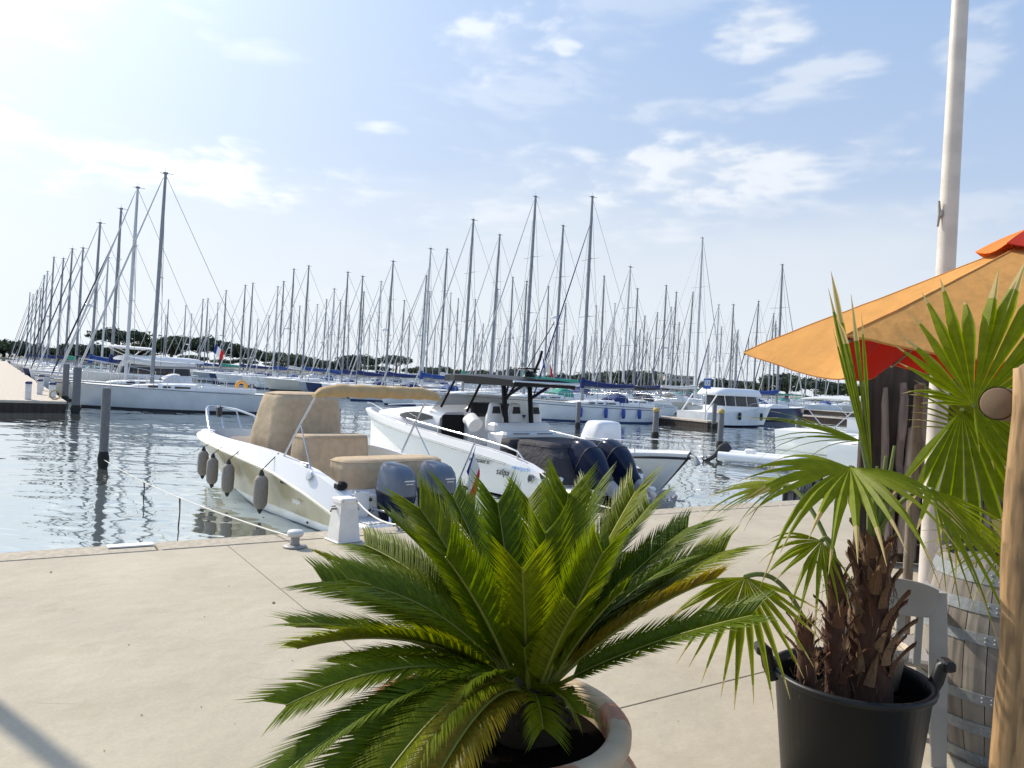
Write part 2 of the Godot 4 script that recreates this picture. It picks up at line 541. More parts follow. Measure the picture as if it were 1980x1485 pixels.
func make_water() -> void:
	nz.seed = 3
	nz.frequency = 0.9
	nz.fractal_octaves = 2
	nz.noise_type = FastNoiseLite.TYPE_SIMPLEX_SMOOTH
	var xs := PackedFloat32Array()
	var n := 236
	for i in range(-n, n + 1):
		var t := float(i) / n
		xs.append(sinh(t * 4.1) / sinh(4.1) * 330.0 - 4.0)
	var zs := PackedFloat32Array()
	var z := 5.0
	while z < 420.0:
		zs.append(-z)
		z += 0.055 + maxf(0.0, z - 8.0) * 0.0068
	var v := PackedVector3Array()
	var nr := PackedVector3Array()
	var idx := PackedInt32Array()
	var e := 0.03
	for b in zs.size():
		for a in xs.size():
			var h := wave(xs[a], zs[b])
			var k := 1.0 / (1.0 + maxf(0.0, -zs[b] - 30.0) * 0.012)
			v.append(Vector3(xs[a], h * k, zs[b]))
			nr.append(Vector3(-(wave(xs[a] + e, zs[b]) - h) / e * k, 1.0, -(wave(xs[a], zs[b] + e) - h) / e * k).normalized())
	var m := xs.size()
	for b in zs.size() - 1:
		for a in m - 1:
			var i := b * m + a
			idx.append_array(PackedInt32Array([i, i + m, i + 1, i + 1, i + m, i + m + 1]))
	var arr := []
	arr.resize(Mesh.ARRAY_MAX)
	arr[Mesh.ARRAY_VERTEX] = v
	arr[Mesh.ARRAY_NORMAL] = nr
	arr[Mesh.ARRAY_INDEX] = idx
	var mesh := ArrayMesh.new()
	mesh.add_surface_from_arrays(Mesh.PRIMITIVE_TRIANGLES, arr)
	var o := obj(mesh, "water", M.water)
	o.position.y = WL
	struct(o)
	# the sea beyond, to the horizon, and the harbour bed
	var f := B.new()
	f.box(Vector3(0, WL - 0.5, -1500), Vector3(6000, 0.6, 5000))
	struct(obj(f, "sea", M.water))

func make_quay() -> void:
	var root := Node3D.new()
	root.name = "quay"
	add_child(root)
	root.position = quay(0, 0)
	root.rotation.y = TH
	struct(root)
	# local: x along the edge, -z out over the water
	var b := B.new()
	b.box(Vector3(15, -1.29, 12.62), Vector3(110, 2.4, 25.0))
	obj(b, "foundation", M.joint, root)
	b = B.new()
	b.box(Vector3(15, -1.0, 0.075), Vector3(110, 1.70, 0.09))
	obj(b, "quay_wall", M.concrete_edge, root)
	var slab_mesh := {}
	for row in [[0.335, 4.6], [4.6, 9.6], [9.6, 14.6], [14.6, 24.6]]:
		for i in range(-7, 12):
			var x0: float = 1.8 + i * 5.0
			var key: float = row[0]
			if not slab_mesh.has(key):
				var s := B.new()
				s.box(Vector3.ZERO, Vector3(4.993, 0.09, row[1] - row[0] - 0.007), 0.003)
				slab_mesh[key] = s.mesh()
			var o := obj(slab_mesh[key], "slab", M.concrete, root)
			o.position = Vector3(x0 + 2.5, -0.045 + rng.randf_range(-0.0015, 0.0015), (row[0] + row[1]) / 2)
	var cm := []
	for k in 3:
		var s := B.new()
		s.box(Vector3.ZERO, Vector3(1.655 - k * 0.004, 0.16, 0.325), 0.014)
		cm.append(s.mesh())
	for i in range(-20, 34):
		var o := obj(cm[posmod(i * 7, 3)], "coping_stone", M.concrete_edge, root)
		o.position = Vector3(0.4 + i * 1.667, -0.078 + rng.randf_range(-0.003, 0.003), 0.163)
		o.rotation.y = rng.randf_range(-0.003, 0.003)

func make_piers() -> void:
	# the left pontoon: a concrete jetty of slabs on a dark timber face
	var specs := [[0.0, 2.45, 28.0, 240.0, "left"], [34.9, 36.4, 24.0, 190.0, "middle"], [62.3, 63.9, 28.0, 170.0, "right"], [92.6, 94.2, 40.0, 150.0, "far"]]
	for s in specs:
		var t := thing("jetty", {"left": "long concrete jetty with dark timber face at the left", "middle": "low grey pontoon between the middle rows of sailboats", "right": "far pontoon behind the white cabin cruiser", "far": "most distant pontoon below the pine trees"}[s[4]], "jetty", quay((s[0] + s[1]) / 2, s[2], WL), TH, "jetties of the marina")
		var w: float = s[1] - s[0]
		var len: float = s[3] - s[2]
		var b := B.new()
		b.box(Vector3(0, 0.16, -len / 2), Vector3(w - 0.08, 0.40, len), 0.02)
		obj(b, "timber_face", M.dark_wood, t)
		var n := int(len / 4.0)
		var d := B.new()
		d.box(Vector3.ZERO, Vector3(w, 0.10, len / n - 0.02), 0.012)
		var dm := d.mesh()
		for i in n:
			var o := obj(dm, "deck_slab", M.pier, t)
			o.position = Vector3(0, 0.412, -len / n * (i + 0.5))

func pine_mesh(seed_: int) -> Array:
	# a stone pine of unit crown radius: leaf-sized tufts through a flat-bottomed dome
	var r := RandomNumberGenerator.new()
	r.seed = seed_
	var crown := B.new()
	var lobes := []
	for i in 15:
		var a := r.randf() * TAU
		var q := sqrt(r.randf()) * 0.72
		lobes.append([Vector3(cos(a) * q, 0.18 * (1.0 - q * q) + r.randf_range(-0.05, 0.08), sin(a) * q), r.randf_range(0.22, 0.36)])
	for l in lobes:
		for k in 120:
			var d := Vector3(r.randfn(), r.randfn() * 0.8, r.randfn()).normalized()
			var c: Vector3 = l[0] + d * Vector3(1, 0.62, 1) * l[1] * pow(r.randf(), 0.4)
			var u := Vector3(r.randfn(), r.randfn(), r.randfn()).normalized()
			var w := u.cross(d).normalized()
			var s := r.randf_range(0.035, 0.07)
			crown.tri(c + u * s, c + w * s, c - u * s * 0.8 - w * s * 0.4, -1)
			crown.tri(c - u * s + d * s * 0.5, c + w * s * 0.9, c - w * s - d * s * 0.4, -1)
	var trunk := B.new()
	trunk.tube([Vector3(0, -1.05, 0), Vector3(0.02, -0.6, 0.01), Vector3(-0.01, -0.25, 0), Vector3(0, 0.05, 0)], [0.06, 0.048, 0.042, 0.03], 7)
	for k in 5:
		var a := TAU * k / 5.0 + r.randf()
		trunk.tube([Vector3(-0.005, -0.35 + 0.05 * k, 0), Vector3(cos(a) * 0.3, -0.08, sin(a) * 0.3), Vector3(cos(a) * 0.55, 0.05, sin(a) * 0.55)], [0.028, 0.02, 0.008], 5)
	return [crown.mesh(), trunk.mesh()]

func make_shore() -> void:
	var b := B.new()
	b.box(Vector3(0, -0.75, -1490), Vector3(5200, 1.6, 2180), 0.5)
	struct(obj(b, "shore", M.shore))
	var trees := [[-162, -250, 4.9, 7.5], [-156, -260, 3.9, 6.9], [-152, -270, 3.9, 6.3], [-122, -240, 8.6, 7.0], [-120, -260, 6.4, 6.2], [-110, -250, 7.7, 7.5], [-101, -250, 8.1, 7.0], [-98, -260, 7.4, 5.9], [-92, -270, 6.3, 5.8], [-86, -280, 5.8, 5.2],
		[-71, -260, 6.4, 5.9], [-68, -280, 5.2, 4.7], [-51, -260, 7.4, 5.9], [-42, -280, 8.1, 5.2], [-26, -300, 5.5, 6.0], [2, -320, 6.7, 6.4], [37, -330, 7.2, 8.8], [49, -330, 8.2, 9.9], [60, -330, 8.4, 7.7], [70, -260, 5.9, 6.9], [77, -250, 5.1, 6.3], [85, -240, 7.9, 6.7], [90, -230, 6.5, 5.4], [104, -240, 6.1, 6.4], [122, -250, 6.1, 6.7],
		[-140, -255, 5.2, 7.0], [-131, -262, 4.9, 6.0], [-81, -268, 5.6, 5.4], [-61, -272, 5.4, 5.2], [-34, -290, 5.0, 5.0], [-12, -310, 5.2, 5.6], [20, -330, 5.8, 6.4], [-172, -262, 5.0, 7.0], [-146, -285, 5.0, 7.0]]
	var kinds := []
	for k in 3:
		kinds.append(pine_mesh(50 + k))
	var ord := ["first", "second", "third", "fourth", "fifth", "sixth", "seventh", "eighth", "ninth", "tenth", "eleventh", "twelfth", "thirteenth", "fourteenth", "fifteenth", "sixteenth", "seventeenth", "eighteenth", "nineteenth", "twentieth", "twenty-first", "twenty-second", "twenty-third", "twenty-fourth", "twenty-fifth", "twenty-sixth", "twenty-seventh", "twenty-eighth", "twenty-ninth", "thirtieth", "thirty-first", "thirty-second", "thirty-third", "thirty-fourth"]
	trees.sort_custom(func(a, c): return a[0] / -a[1] < c[0] / -c[1])
	for i in trees.size():
		var q: Array = trees[i]
		var k := 1.75
		var top: float = 1.6 + (q[2] - 1.6) * k * (1.45 if q[0] < -80 else 1.1)
		var hw: float = q[3] * k * 1.5
		var t := thing("pine_tree", "dark umbrella pine behind the masts, %s along the far shore" % ord[i], "tree", Vector3(q[0] * k, 0, q[1] * k), rng.randf() * TAU, "pine trees on the far shore")
		var sy := hw * rng.randf_range(0.85, 1.0)
		var hc := top - 0.40 * sy
		var kind: Array = kinds[i % 3]
		var c := obj(kind[0], "crown", M.pine[(i * 5 + 1) % 3], t)
		c.scale = Vector3(hw, sy, hw)
		c.position.y = hc
		var tr := obj(kind[1], "trunk", M.bark, t)
		tr.position.y = hc
		tr.scale = Vector3(hw, maxf(hc, 1.0) / 1.05, hw)
	for i in 30:
		var x := -300.0 + i * 19.0 + rng.randf_range(-5, 5)
		var hw := rng.randf_range(9.0, 13.0)
		var top := rng.randf_range(6.0, 8.5)
		var t := thing("pine_tree", "low dark pine in the back row across the harbour, %s from the left" % ord[i], "tree", Vector3(x, 0, -rng.randf_range(520.0, 560.0)), rng.randf() * TAU, "low pines in the back row")
		var kind: Array = kinds[i % 3]
		var c := obj(kind[0], "crown", M.pine[i % 3], t)
		c.scale = Vector3(hw, top * 1.0, hw)
		c.position.y = top * 0.6
		var tr := obj(kind[1], "trunk", M.bark, t)
		tr.position.y = top * 0.6
		tr.scale = Vector3(hw * 0.7, top * 0.57, hw * 0.7)
	# the blocks of flats beyond
	building(Vector3(118, 0, -560), 22, 11.5, 12, M.render_cream, 4, 6, "cream block of flats behind the trees", 0.2)
	building(Vector3(165, 0, -590), 30, 10.5, 12, M.render_white, 3, 8, "long white building behind the cabin cruiser", -0.1)
	building(Vector3(101, 0, -575), 10, 8.5, 10, M.render_white, 3, 3, "small pale house beside the cream flats", 0.1)

func building(at: Vector3, w: float, h: float, d: float, m: Material, floors: int, cols: int, label: String, turn: float) -> void:
	var t := thing("building", label, "building", at, turn)
	var b := B.new()
	b.box(Vector3(0, h / 2, 0), Vector3(w, h, d))
	obj(b, "wall", m, t)
	b = B.new()
	b.box(Vector3(0, h + 0.25, 0), Vector3(w + 0.8, 0.5, d + 0.8))
	obj(b, "roof", M.render_white, t)
	var wm := B.new()
	wm.box(Vector3.ZERO, Vector3(w / cols * 0.5, h / floors * 0.5, 0.2))
	var mesh := wm.mesh()
	for f in floors:
		for c in cols:
			var o := obj(mesh, "window", M.window_dark, t)
			o.position = Vector3(w * ((c + 0.5) / cols - 0.5), h * (f + 0.55) / floors, d / 2 + 0.02)

# ------------------------------------------------------------------ sailing boats
const ORD := ["first", "second", "third", "fourth", "fifth", "sixth", "seventh", "eighth", "ninth", "tenth", "eleventh", "twelfth", "thirteenth", "fourteenth", "fifteenth", "sixteenth", "seventeenth", "eighteenth", "nineteenth", "twentieth", "twenty-first", "twenty-second", "twenty-third", "twenty-fourth", "twenty-fifth", "twenty-sixth", "twenty-seventh", "twenty-eighth", "twenty-ninth", "thirtieth"]

# bow towards -z, origin on the waterline under the mast
func sailboat(at: Vector3, turn: float, L: float, H: float, o: Dictionary) -> Node3D:
	var t := thing("sailboat", o.label, "sailboat", at, turn, o.get("group", ""))
	var near: bool = o.get("near", false)
	var zb := -0.40 * L
	var zs := 0.60 * L
	var bm := 0.155 * L + 0.12
	var fb := 0.075 * L + 0.28
	var ts := [0.0, 0.06, 0.18, 0.35, 0.55, 0.75, 0.9, 1.0]
	var wtop := [0.02, 0.28, 0.62, 0.90, 1.0, 0.96, 0.86, 0.76]
	var wmid := [0.01, 0.16, 0.48, 0.80, 0.93, 0.90, 0.78, 0.66]
	var wwl := [0.0, 0.07, 0.34, 0.68, 0.83, 0.80, 0.62, 0.46]
	var lines := []
	var n := 14 if near else 9
	for q in [[0.0, 0.0, wtop, 1.0], [0.25, -0.06, wmid, 0.5], [0.62, -0.26, wwl, 0.10], [0.66, -0.30, wwl, -0.05], [1.2, -0.6, [0, 0, 0, 0, 0, 0, 0, 0], -0.55]]:
		var line := []
		for i in n + 1:
			var k := float(i) / n
			var z: float = lerpf(zb + q[0] * 0.09 * L, zs + q[1] * 0.09 * L, k)
			var y: float = q[3]
			y = (fb * (1.0 + 0.22 * pow(1.0 - k, 1.6)) if y == 1.0 else (fb * 0.52 if y == 0.5 else y))
			line.append(Vector3(samp(ts, q[2], k) * bm, y, z))
		lines.append(line)
	var hull: Material = o.get("hull", M.hull_white)
	var h := B.new()
	var anti := B.new()
	for s in [-1.0, 1.0]:
		var mir := Vector3(s, 1, 1)
		for j in 4:
			var tgt: B = h if j < 2 else anti
			for i in n:
				tgt.quad_out(lines[j][i] * mir, lines[j][i + 1] * mir, lines[j + 1][i + 1] * mir, lines[j + 1][i] * mir, Vector3(s, -0.15, 0), 1)
	for j in 4:
		var a: Vector3 = lines[j][n]
		var c: Vector3 = lines[j + 1][n]
		(h if j < 2 else anti).quad_out(a, a * Vector3(-1, 1, 1), c * Vector3(-1, 1, 1), c, Vector3(0, 0, 1), -1)
	obj(h, "hull", hull, t)
	obj(anti, "antifouling", o.get("boot", M.antifoul), t)
	# deck with a slight camber and a toe rail
	var dk := B.new()
	for i in n:
		var a: Vector3 = lines[0][i]
		var c: Vector3 = lines[0][i + 1]
		var mid := Vector3(0, 0.05, 0)
		for s in [-1.0, 1.0]:
			var mir := Vector3(s, 1, 1)
			dk.quad_out(a * mir, c * mir, c * Vector3(0, 1, 1) + mid, a * Vector3(0, 1, 1) + mid, Vector3.UP, 2)
	obj(dk, "deck", M.gel_soft, t)
	if near:
		var rail := B.new()
		for s in [-1.0, 1.0]:
			var pts := []
			for i in n + 1:
				pts.append(lines[0][i] * Vector3(s, 1, 1) + Vector3(0, 0.012, 0))
			rail.tube(pts, 0.022, 5)
		obj(rail, "toe_rail", M.alu_dark, t)
		if o.get("stripe", true):
			var sp := B.new()
			for s in [-1.0, 1.0]:
				for i in n - 1:
					var a: Vector3 = lines[0][i].lerp(lines[1][i], 0.22) * Vector3(s, 1, 1) + Vector3(s * 0.006, 0, 0)
					var c: Vector3 = lines[0][i + 1].lerp(lines[1][i + 1], 0.22) * Vector3(s, 1, 1) + Vector3(s * 0.006, 0, 0)
					sp.quad_out(a, c, c - Vector3(0, 0.035, 0), a - Vector3(0, 0.035, 0), Vector3(s, 0, 0), 1)
			obj(sp, "hull_stripe", M.stripe, t)
	# coachroof: lofted from before the mast to the cockpit
	var dky := fb * 1.06
	var cr := B.new()
	var rings := []
	for q in [[-0.14, 0.22, 0.04], [-0.08, 0.30, 0.20], [0.04, 0.40, 0.30], [0.18, 0.46, 0.34], [0.24, 0.46, 0.34]]:
		var w: float = q[1] * bm * 1.25
		var y: float = q[2] * (L / 10.0 * 0.6 + 0.4)
		var z: float = q[0] * L
		rings.append(PackedVector3Array([Vector3(-w * 1.08, dky - 0.04, z), Vector3(-w, dky + y * 0.82, z), Vector3(-w * 0.6, dky + y, z), Vector3(w * 0.6, dky + y, z), Vector3(w, dky + y * 0.82, z), Vector3(w * 1.08, dky - 0.04, z)]))
	cr.loft(rings, true, true, true, -1)
	obj(cr, "coachroof", M.gel_soft, t)
	if near:
		var wm := B.new()
		wm.box(Vector3.ZERO, Vector3(0.012, 0.085, L * 0.05), 0.004)
		var wmm := wm.mesh()
		for s in [-1.0, 1.0]:
			for k in [[0.02, 1.0], [0.09, 0.8], [0.17, 1.6]]:
				var w := obj(wmm, "cabin_window", M.glass, t)
				var wd := lerpf(0.40, 0.46, clampf((k[0] - 0.04) / 0.14, 0, 1)) * bm * 1.25
				w.position = Vector3(s * (wd * 1.045 + 0.004), dky + 0.13, k[0] * L)
				w.scale.z = k[1]
	# cockpit coamings
	var co := B.new()
	for s in [-1.0, 1.0]:
		co.box(Vector3(s * bm * 0.52, dky + 0.09, L * 0.40), Vector3(0.16, 0.22, L * 0.30), 0.03)
	obj(co, "cockpit_coaming", M.gel_soft, t)
	# sprayhood
	var canvas: Material = o.get("canvas", M.navy_canvas)
	if o.get("hood", true):
		var sh := B.new()
		var grid := []
		for i in 6:
			var row := []
			var k := i / 5.0
			for j in 9:
				var a := PI * j / 8.0
				var hh := 0.62 * sin(PI * (0.18 + 0.42 * k)) * (L / 10.0 * 0.4 + 0.6)
				row.append(Vector3(-cos(a) * bm * 0.56, dky + 0.12 + hh * pow(sin(a), 0.6), L * (0.21 + 0.11 * k)))
			grid.append(row)
		sh.shell(grid, Vector3(0, -0.02, 0))
		obj(sh, "sprayhood", canvas, t)
	# rig
	var rake := Vector3(o.get("lean", 0.0) * H, 0, 0.012 * H)
	var mb := Vector3(0, dky + 0.1, 0)
	var mt := Vector3(0, H, 0) + rake
	var mr := 0.0068 * H + 0.012
	var b := B.new()
	b.tube([mb, mb.lerp(mt, 0.7), mt], [mr, mr, mr * 0.72], 8)
	var mast := obj(b, "mast", o.get("spar", M.alu), t)
	b = B.new()
	b.tube([mt, mt + Vector3(0, 0.32, 0)], 0.008, 4)
	b.tube([mt + Vector3(0, 0.05, -0.25), mt + Vector3(0, 0.05, 0.35)], 0.014, 4)
	b.box(mt + Vector3(0, 0.06, 0), Vector3(0.1, 0.1, 0.22), 0.02)
	obj(b, "masthead", M.alu_dark, mast)
	b = B.new()
	for k in ([0.42, 0.70] if H > 11.0 else [0.52]):
		var c := mb.lerp(mt, k)
		b.tube([c - Vector3(bm * 0.62, 0, -0.1), c, c + Vector3(bm * 0.62, 0, 0.1)], [0.015, 0.03, 0.015], 5)
	obj(b, "spreaders", M.alu, mast)
	if o.get("radar", false):
		b = B.new()
		b.lathe([Vector2(0.05, 0), Vector2(0.24, 0.02), Vector2(0.26, 0.1), Vector2(0.2, 0.2), Vector2(0.02, 0.22)], 12, mb.lerp(mt, 0.45) + Vector3(0, 0, -0.36))
		obj(b, "radar", M.gel, mast)
	var bow: Vector3 = lines[0][0] * Vector3(0, 1, 1) + Vector3(0, 0.05, 0.12)
	var stern: Vector3 = lines[0][n] * Vector3(0, 1, 1)
	var top := mb.lerp(mt, 0.985 if o.get("masthead_rig", true) else 0.86) + Vector3(0, 0, -mr)
	var wr := 0.011 if near else 0.014
	b = B.new()
	b.tube([bow, bow.lerp(top, 0.04), bow.lerp(top, 0.5), bow.lerp(top, 0.94), top], [0.018, 0.052, 0.046, 0.026, 0.014], 6)
	obj(b, "furled_jib", o.get("jib", M.furl_white), t)
	b = B.new()
	b.tube([stern + Vector3(0, 0.05, 0), mt], wr, 4)
	obj(b, "backstay", M.wire, t)
	for s in [-1.0, 1.0]:
		var ch := Vector3(s * bm * 0.86, dky, 0.25)
		for e in [[0.98, 0.42], [0.70, 0.70]]:
			b = B.new()
			var mid := mb.lerp(mt, 0.42) + Vector3(s * bm * 0.62, 0, 0.1)
			b.tube([ch, mid, mb.lerp(mt, e[0])], wr, 4)
			obj(b, "shroud", M.wire, t)
	# boom under its cover
	var by := dky + 0.75 + 0.03 * L
	b = B.new()
	var be := Vector3(0, by + 0.1, L * 0.43)
	b.tube([Vector3(0, by, 0.1), be], 0.05, 6)
	obj(b, "boom", M.alu, t)
	if o.get("cover", true):
		b = B.new()
		var pts := []
		var rad := []
		for i in 9:
			var k := i / 8.0
			pts.append(Vector3(0, by + 0.12 + 0.10 * k + (0.22 * pow(1 - k, 3.0)), lerpf(0.02, L * 0.42, k)))
			rad.append(lerpf(0.19, 0.10, k) * (1.0 + 0.06 * sin(i * 2.4)))
		b.tube(pts, rad, 8)
		if near:
			b.tube([Vector3(0, by - 0.02, -0.06), Vector3(0, by + 0.62, -0.02)], [0.16, 0.11], 8)
		obj(b, "boom_cover", canvas, t)
	# pulpit, pushpit and guard rail
	b = B.new()
	var pr := 0.014 if near else 0.018
	var gl := []
	for s in [-1.0, 1.0]:
		var prev := Vector3.ZERO
		for i in range(1, n + 1):
			var f: Vector3 = lines[0][i] * Vector3(s * 0.97, 1, 1)
			if i % 2 == 1 or i == n:
				b.tube([f, f + Vector3(0, 0.58, 0)], pr, 4)
				if prev != Vector3.ZERO:
					b.tube([prev + Vector3(0, 0.57, 0), f + Vector3(0, 0.57, 0)], pr * 0.6, 4)
				prev = f
		gl.append(lines[0][1] * Vector3(s * 0.97, 1, 1) + Vector3(0, 0.58, 0))
	b.tube([gl[0], Vector3(0, gl[0].y + 0.05, zb + 0.05), gl[1]], pr, 4)
	b.tube([stern + Vector3(-bm * 0.7, 0.58, 0), stern + Vector3(bm * 0.7, 0.58, 0)], pr, 4)
	obj(b, "guard_rail", M.steel, t)
	for f in o.get("fenders", []):
		for s in [-1.0, 1.0]:
			b = B.new()
			var c := Vector3(s * (samp(ts, wmid, (f * L - zb) / L) * bm + 0.16), fb * 0.62, f * L)
			b.lathe([Vector2(0.02, -0.3), Vector2(0.10, -0.26), Vector2(0.115, 0.0), Vector2(0.10, 0.24), Vector2(0.02, 0.3)], 8, c)
			b.tube([c + Vector3(0, 0.3, 0), c + Vector3(-s * 0.1, 0.75, 0)], 0.01, 4)
			obj(b, "fender", M.fender_blue, t)
	return t

func make_rows() -> void:
	# rows of yachts on the jetties: u and v of the mast on the quay grid, mast height
	var rows := {
		"along the left jetty": [[5.8, 38.2, 11.4], [6.0, 46.4, 11.6], [5.4, 52.1, 11.4], [5.6, 66.7, 11.4], [8.0, 71.5, 11.4], [5.4, 75.6, 12.3], [5.4, 87.4, 12.6], [5.4, 105.1, 14.6], [5.4, 118.6, 14.0], [5.4, 127.7, 14.2], [5.4, 135.3, 12.8], [5.4, 150.0, 13.6], [5.4, 168.0, 14.0], [5.4, 187.5, 15.6]],
		"left of the middle pontoon": [[28.8, 34.3, 14.3], [26.8, 38.8, 13.1], [26.8, 45.0, 11.8], [26.8, 51.6, 11.5], [27.2, 58.6, 10.9], [27.2, 62.2, 11.6], [28.4, 68.8, 10.6], [26.8, 72.4, 13.1], [26.8, 77.2, 13.2], [26.8, 80.7, 12.1], [27.2, 84.1, 11.8], [26.8, 93.7, 12.9], [26.8, 97.4, 12.9], [26.8, 107.4, 12.9], [27.2, 113.7, 11.5], [26.8, 118.6, 12.4], [26.8, 122.2, 12.5], [26.8, 135.4, 12.2], [29.2, 142.6, 11.3], [26.8, 151.8, 14.2], [27.2, 156.1, 11.4], [26.8, 164.7, 13.4]],
		"right of the middle pontoon": [[40.2, 37.5, 11.4], [37.8, 43.1, 15.0], [38.6, 49.0, 11.0], [37.8, 52.9, 15.5], [40.2, 56.4, 11.0], [37.8, 62.7, 15.3], [37.8, 67.0, 12.9], [39.0, 74.6, 10.8], [37.8, 78.7, 13.2], [37.8, 83.6, 12.3], [37.8, 91.4, 11.7], [37.8, 96.9, 12.1], [37.8, 100.5, 11.6], [37.8, 108.3, 11.8], [39.8, 130.9, 11.5], [40.2, 139.1, 11.1], [38.6, 150.8, 11.5], [37.8, 167.3, 12.0]],
		"left of the far pontoon": [[56.8, 36.0, 13.5], [57.6, 42.0, 10.4], [56.8, 45.5, 17.0], [56.8, 50.2, 12.7], [56.8, 54.4, 12.7], [56.8, 59.9, 14.5], [58.8, 63.6, 11.5], [56.8, 70.5, 14.1], [56.8, 78.7, 15.9], [56.8, 88.0, 13.5], [56.8, 95.4, 14.9], [56.8, 102.4, 15.6], [57.0, 109.5, 12.5], [56.8, 117.1, 15.7], [57.0, 126.0, 12.8], [57.0, 136.0, 13.4], [57.0, 147.0, 12.6]],
		"right of the far pontoon": [[67.8, 47.5, 12.1], [67.8, 52.9, 12.0], [67.8, 59.7, 13.9], [68.2, 63.3, 11.6], [69.8, 67.1, 11.5], [67.8, 70.7, 13.1], [67.8, 76.5, 11.0], [67.8, 81.7, 13.7], [67.8, 88.5, 11.6], [67.8, 96.0, 12.4], [67.8, 104.0, 11.5], [67.8, 112.8, 16.3], [67.8, 121.0, 12.0], [67.8, 132.0, 13.0]],
		"behind the most distant pontoon": [[99.5, 62.0, 11.8], [99.5, 69.5, 13.4], [99.5, 77.0, 12.0], [99.5, 83.0, 10.8], [99.5, 90.0, 14.0], [99.5, 98.0, 12.4], [99.5, 105.0, 11.4], [99.5, 112.5, 13.0], [99.5, 120.0, 12.2], [99.5, 128.0, 11.0], [99.5, 137.0, 13.8], [99.5, 146.0, 12.0], [99.5, 156.0, 13.0]],
		"on the outermost hazy pontoon": [[111.0, 66.0, 12.5], [111.0, 72.0, 11.0], [111.0, 78.5, 13.6], [111.0, 84.0, 12.0], [111.0, 90.5, 14.2], [111.0, 96.0, 11.6], [111.0, 103.0, 13.0], [111.0, 109.0, 12.0], [111.0, 115.5, 14.6], [111.0, 122.0, 11.4], [111.0, 128.0, 13.2], [111.0, 135.0, 12.2], [111.0, 142.0, 14.0], [111.0, 150.0, 12.6], [111.0, 158.0, 13.4], [111.0, 167.0, 12.0], [111.0, 177.0, 14.4]],
		"behind the outermost hazy pontoon": [[134.0, 84.0, 13.0], [134.0, 92.0, 14.4], [134.0, 99.0, 12.0], [134.0, 107.0, 15.0], [134.0, 114.0, 13.0], [134.0, 122.0, 14.0], [134.0, 130.0, 12.5], [134.0, 138.0, 15.2], [134.0, 147.0, 13.2], [134.0, 156.0, 14.6], [134.0, 166.0, 13.0], [134.0, 177.0, 15.0], [134.0, 189.0, 13.6], [134.0, 202.0, 14.8]],
		"on the most distant pontoon": [[86.8, 60.4, 13.1], [86.8, 66.0, 11.0], [86.8, 75.3, 17.0], [86.8, 79.6, 14.9], [86.8, 86.0, 11.5], [86.8, 93.0, 12.3], [86.8, 100.0, 11.0], [86.8, 108.0, 12.6], [86.8, 116.0, 11.8], [86.8, 126.0, 13.0], [86.8, 137.0, 12.0]],
	}
	var canv := [["navy", M.navy_canvas], ["navy", M.navy_canvas], ["blue", M.blue_canvas], ["white", M.white_canvas], ["navy", M.navy_canvas], ["grey", M.grey_canvas], ["green", M.green_canvas]]
	var hulls := [["white", M.hull_white], ["white", M.hull_white], ["cream", M.hull_cream], ["white", M.hull_white], ["grey", M.hull_grey], ["white", M.hull_white], ["navy", M.hull_navy]]
	var i := 0
	for row in rows:
		var k := 0
		var flip: bool = row == "left of the far pontoon"
		for q in rows[row]:
			var c: Array = canv[(i * 3 + int(q[1])) % 7]
			var hl: Array = hulls[(i * 5 + 2) % 7]
			var L := clampf(q[2] * 0.74, 7.2, 10.8)
			if row == "along the left jetty":
				L = clampf(L, 7.2, 8.2)
			var at := quay(q[0], q[1], WL)
			var dist := at.length()
			sailboat(at, (TH + PI / 2 if not flip else TH - PI / 2) + rng.randf_range(-0.03, 0.03), L, q[2], {
				"label": "%s hulled sailboat with %s boom cover, %s %s" % [hl[0], c[0], ORD[k], row],
				"group": "sailboats moored " + row, "near": dist < 62.0, "canvas": c[1], "hull": hl[1],
				"boot": M.antifoul if i % 3 else M.antifoul_black, "lean": rng.randf_range(-0.010, 0.018),
				"jib": [M.furl_white, M.navy_canvas, M.furl_white, M.grey_canvas][(i * 7 + k) % 4 if row != "along the left jetty" else (k % 2) * 3],
				"spar": M.alu if i % 4 else M.gel_grey, "radar": i % 5 == 2, "masthead_rig": i % 3 != 1, "hood": i % 4 != 3})
			k += 1
			i += 1

# ------------------------------------------------------------------ motor boats
# lines: each {z0, z1, y: [...], b: [...]} over ts from bow (-z) to stern (+z); strips between neighbours take the materials given
func hull_lines(ts: Array, lines: Array, n := 26) -> Array:
	var out := []
	for l in lines:
		var a := []
		for i in n + 1:
			var k := float(i) / n
			a.append(Vector3(samp(ts, l.b, k), samp(ts, l.y, k), lerpf(l.z0, l.z1, k)))
		out.append(a)
	return out

func hull_strip(b: B, p: Array, q: Array, out := Vector3(1, 0, 0), g := 1) -> void:
	for s in [-1.0, 1.0]:
		var mir := Vector3(s, 1, 1)
		for i in p.size() - 1:
			b.quad_out(p[i] * mir, p[i + 1] * mir, q[i + 1] * mir, q[i] * mir, out * mir, g)

func close_stern(b: B, p: Array, q: Array) -> void:
	var a: Vector3 = p[p.size() - 1]
	var c: Vector3 = q[q.size() - 1]
	b.quad_out(a, a * Vector3(-1, 1, 1), c * Vector3(-1, 1, 1), c, Vector3(0, 0, 1), -1)

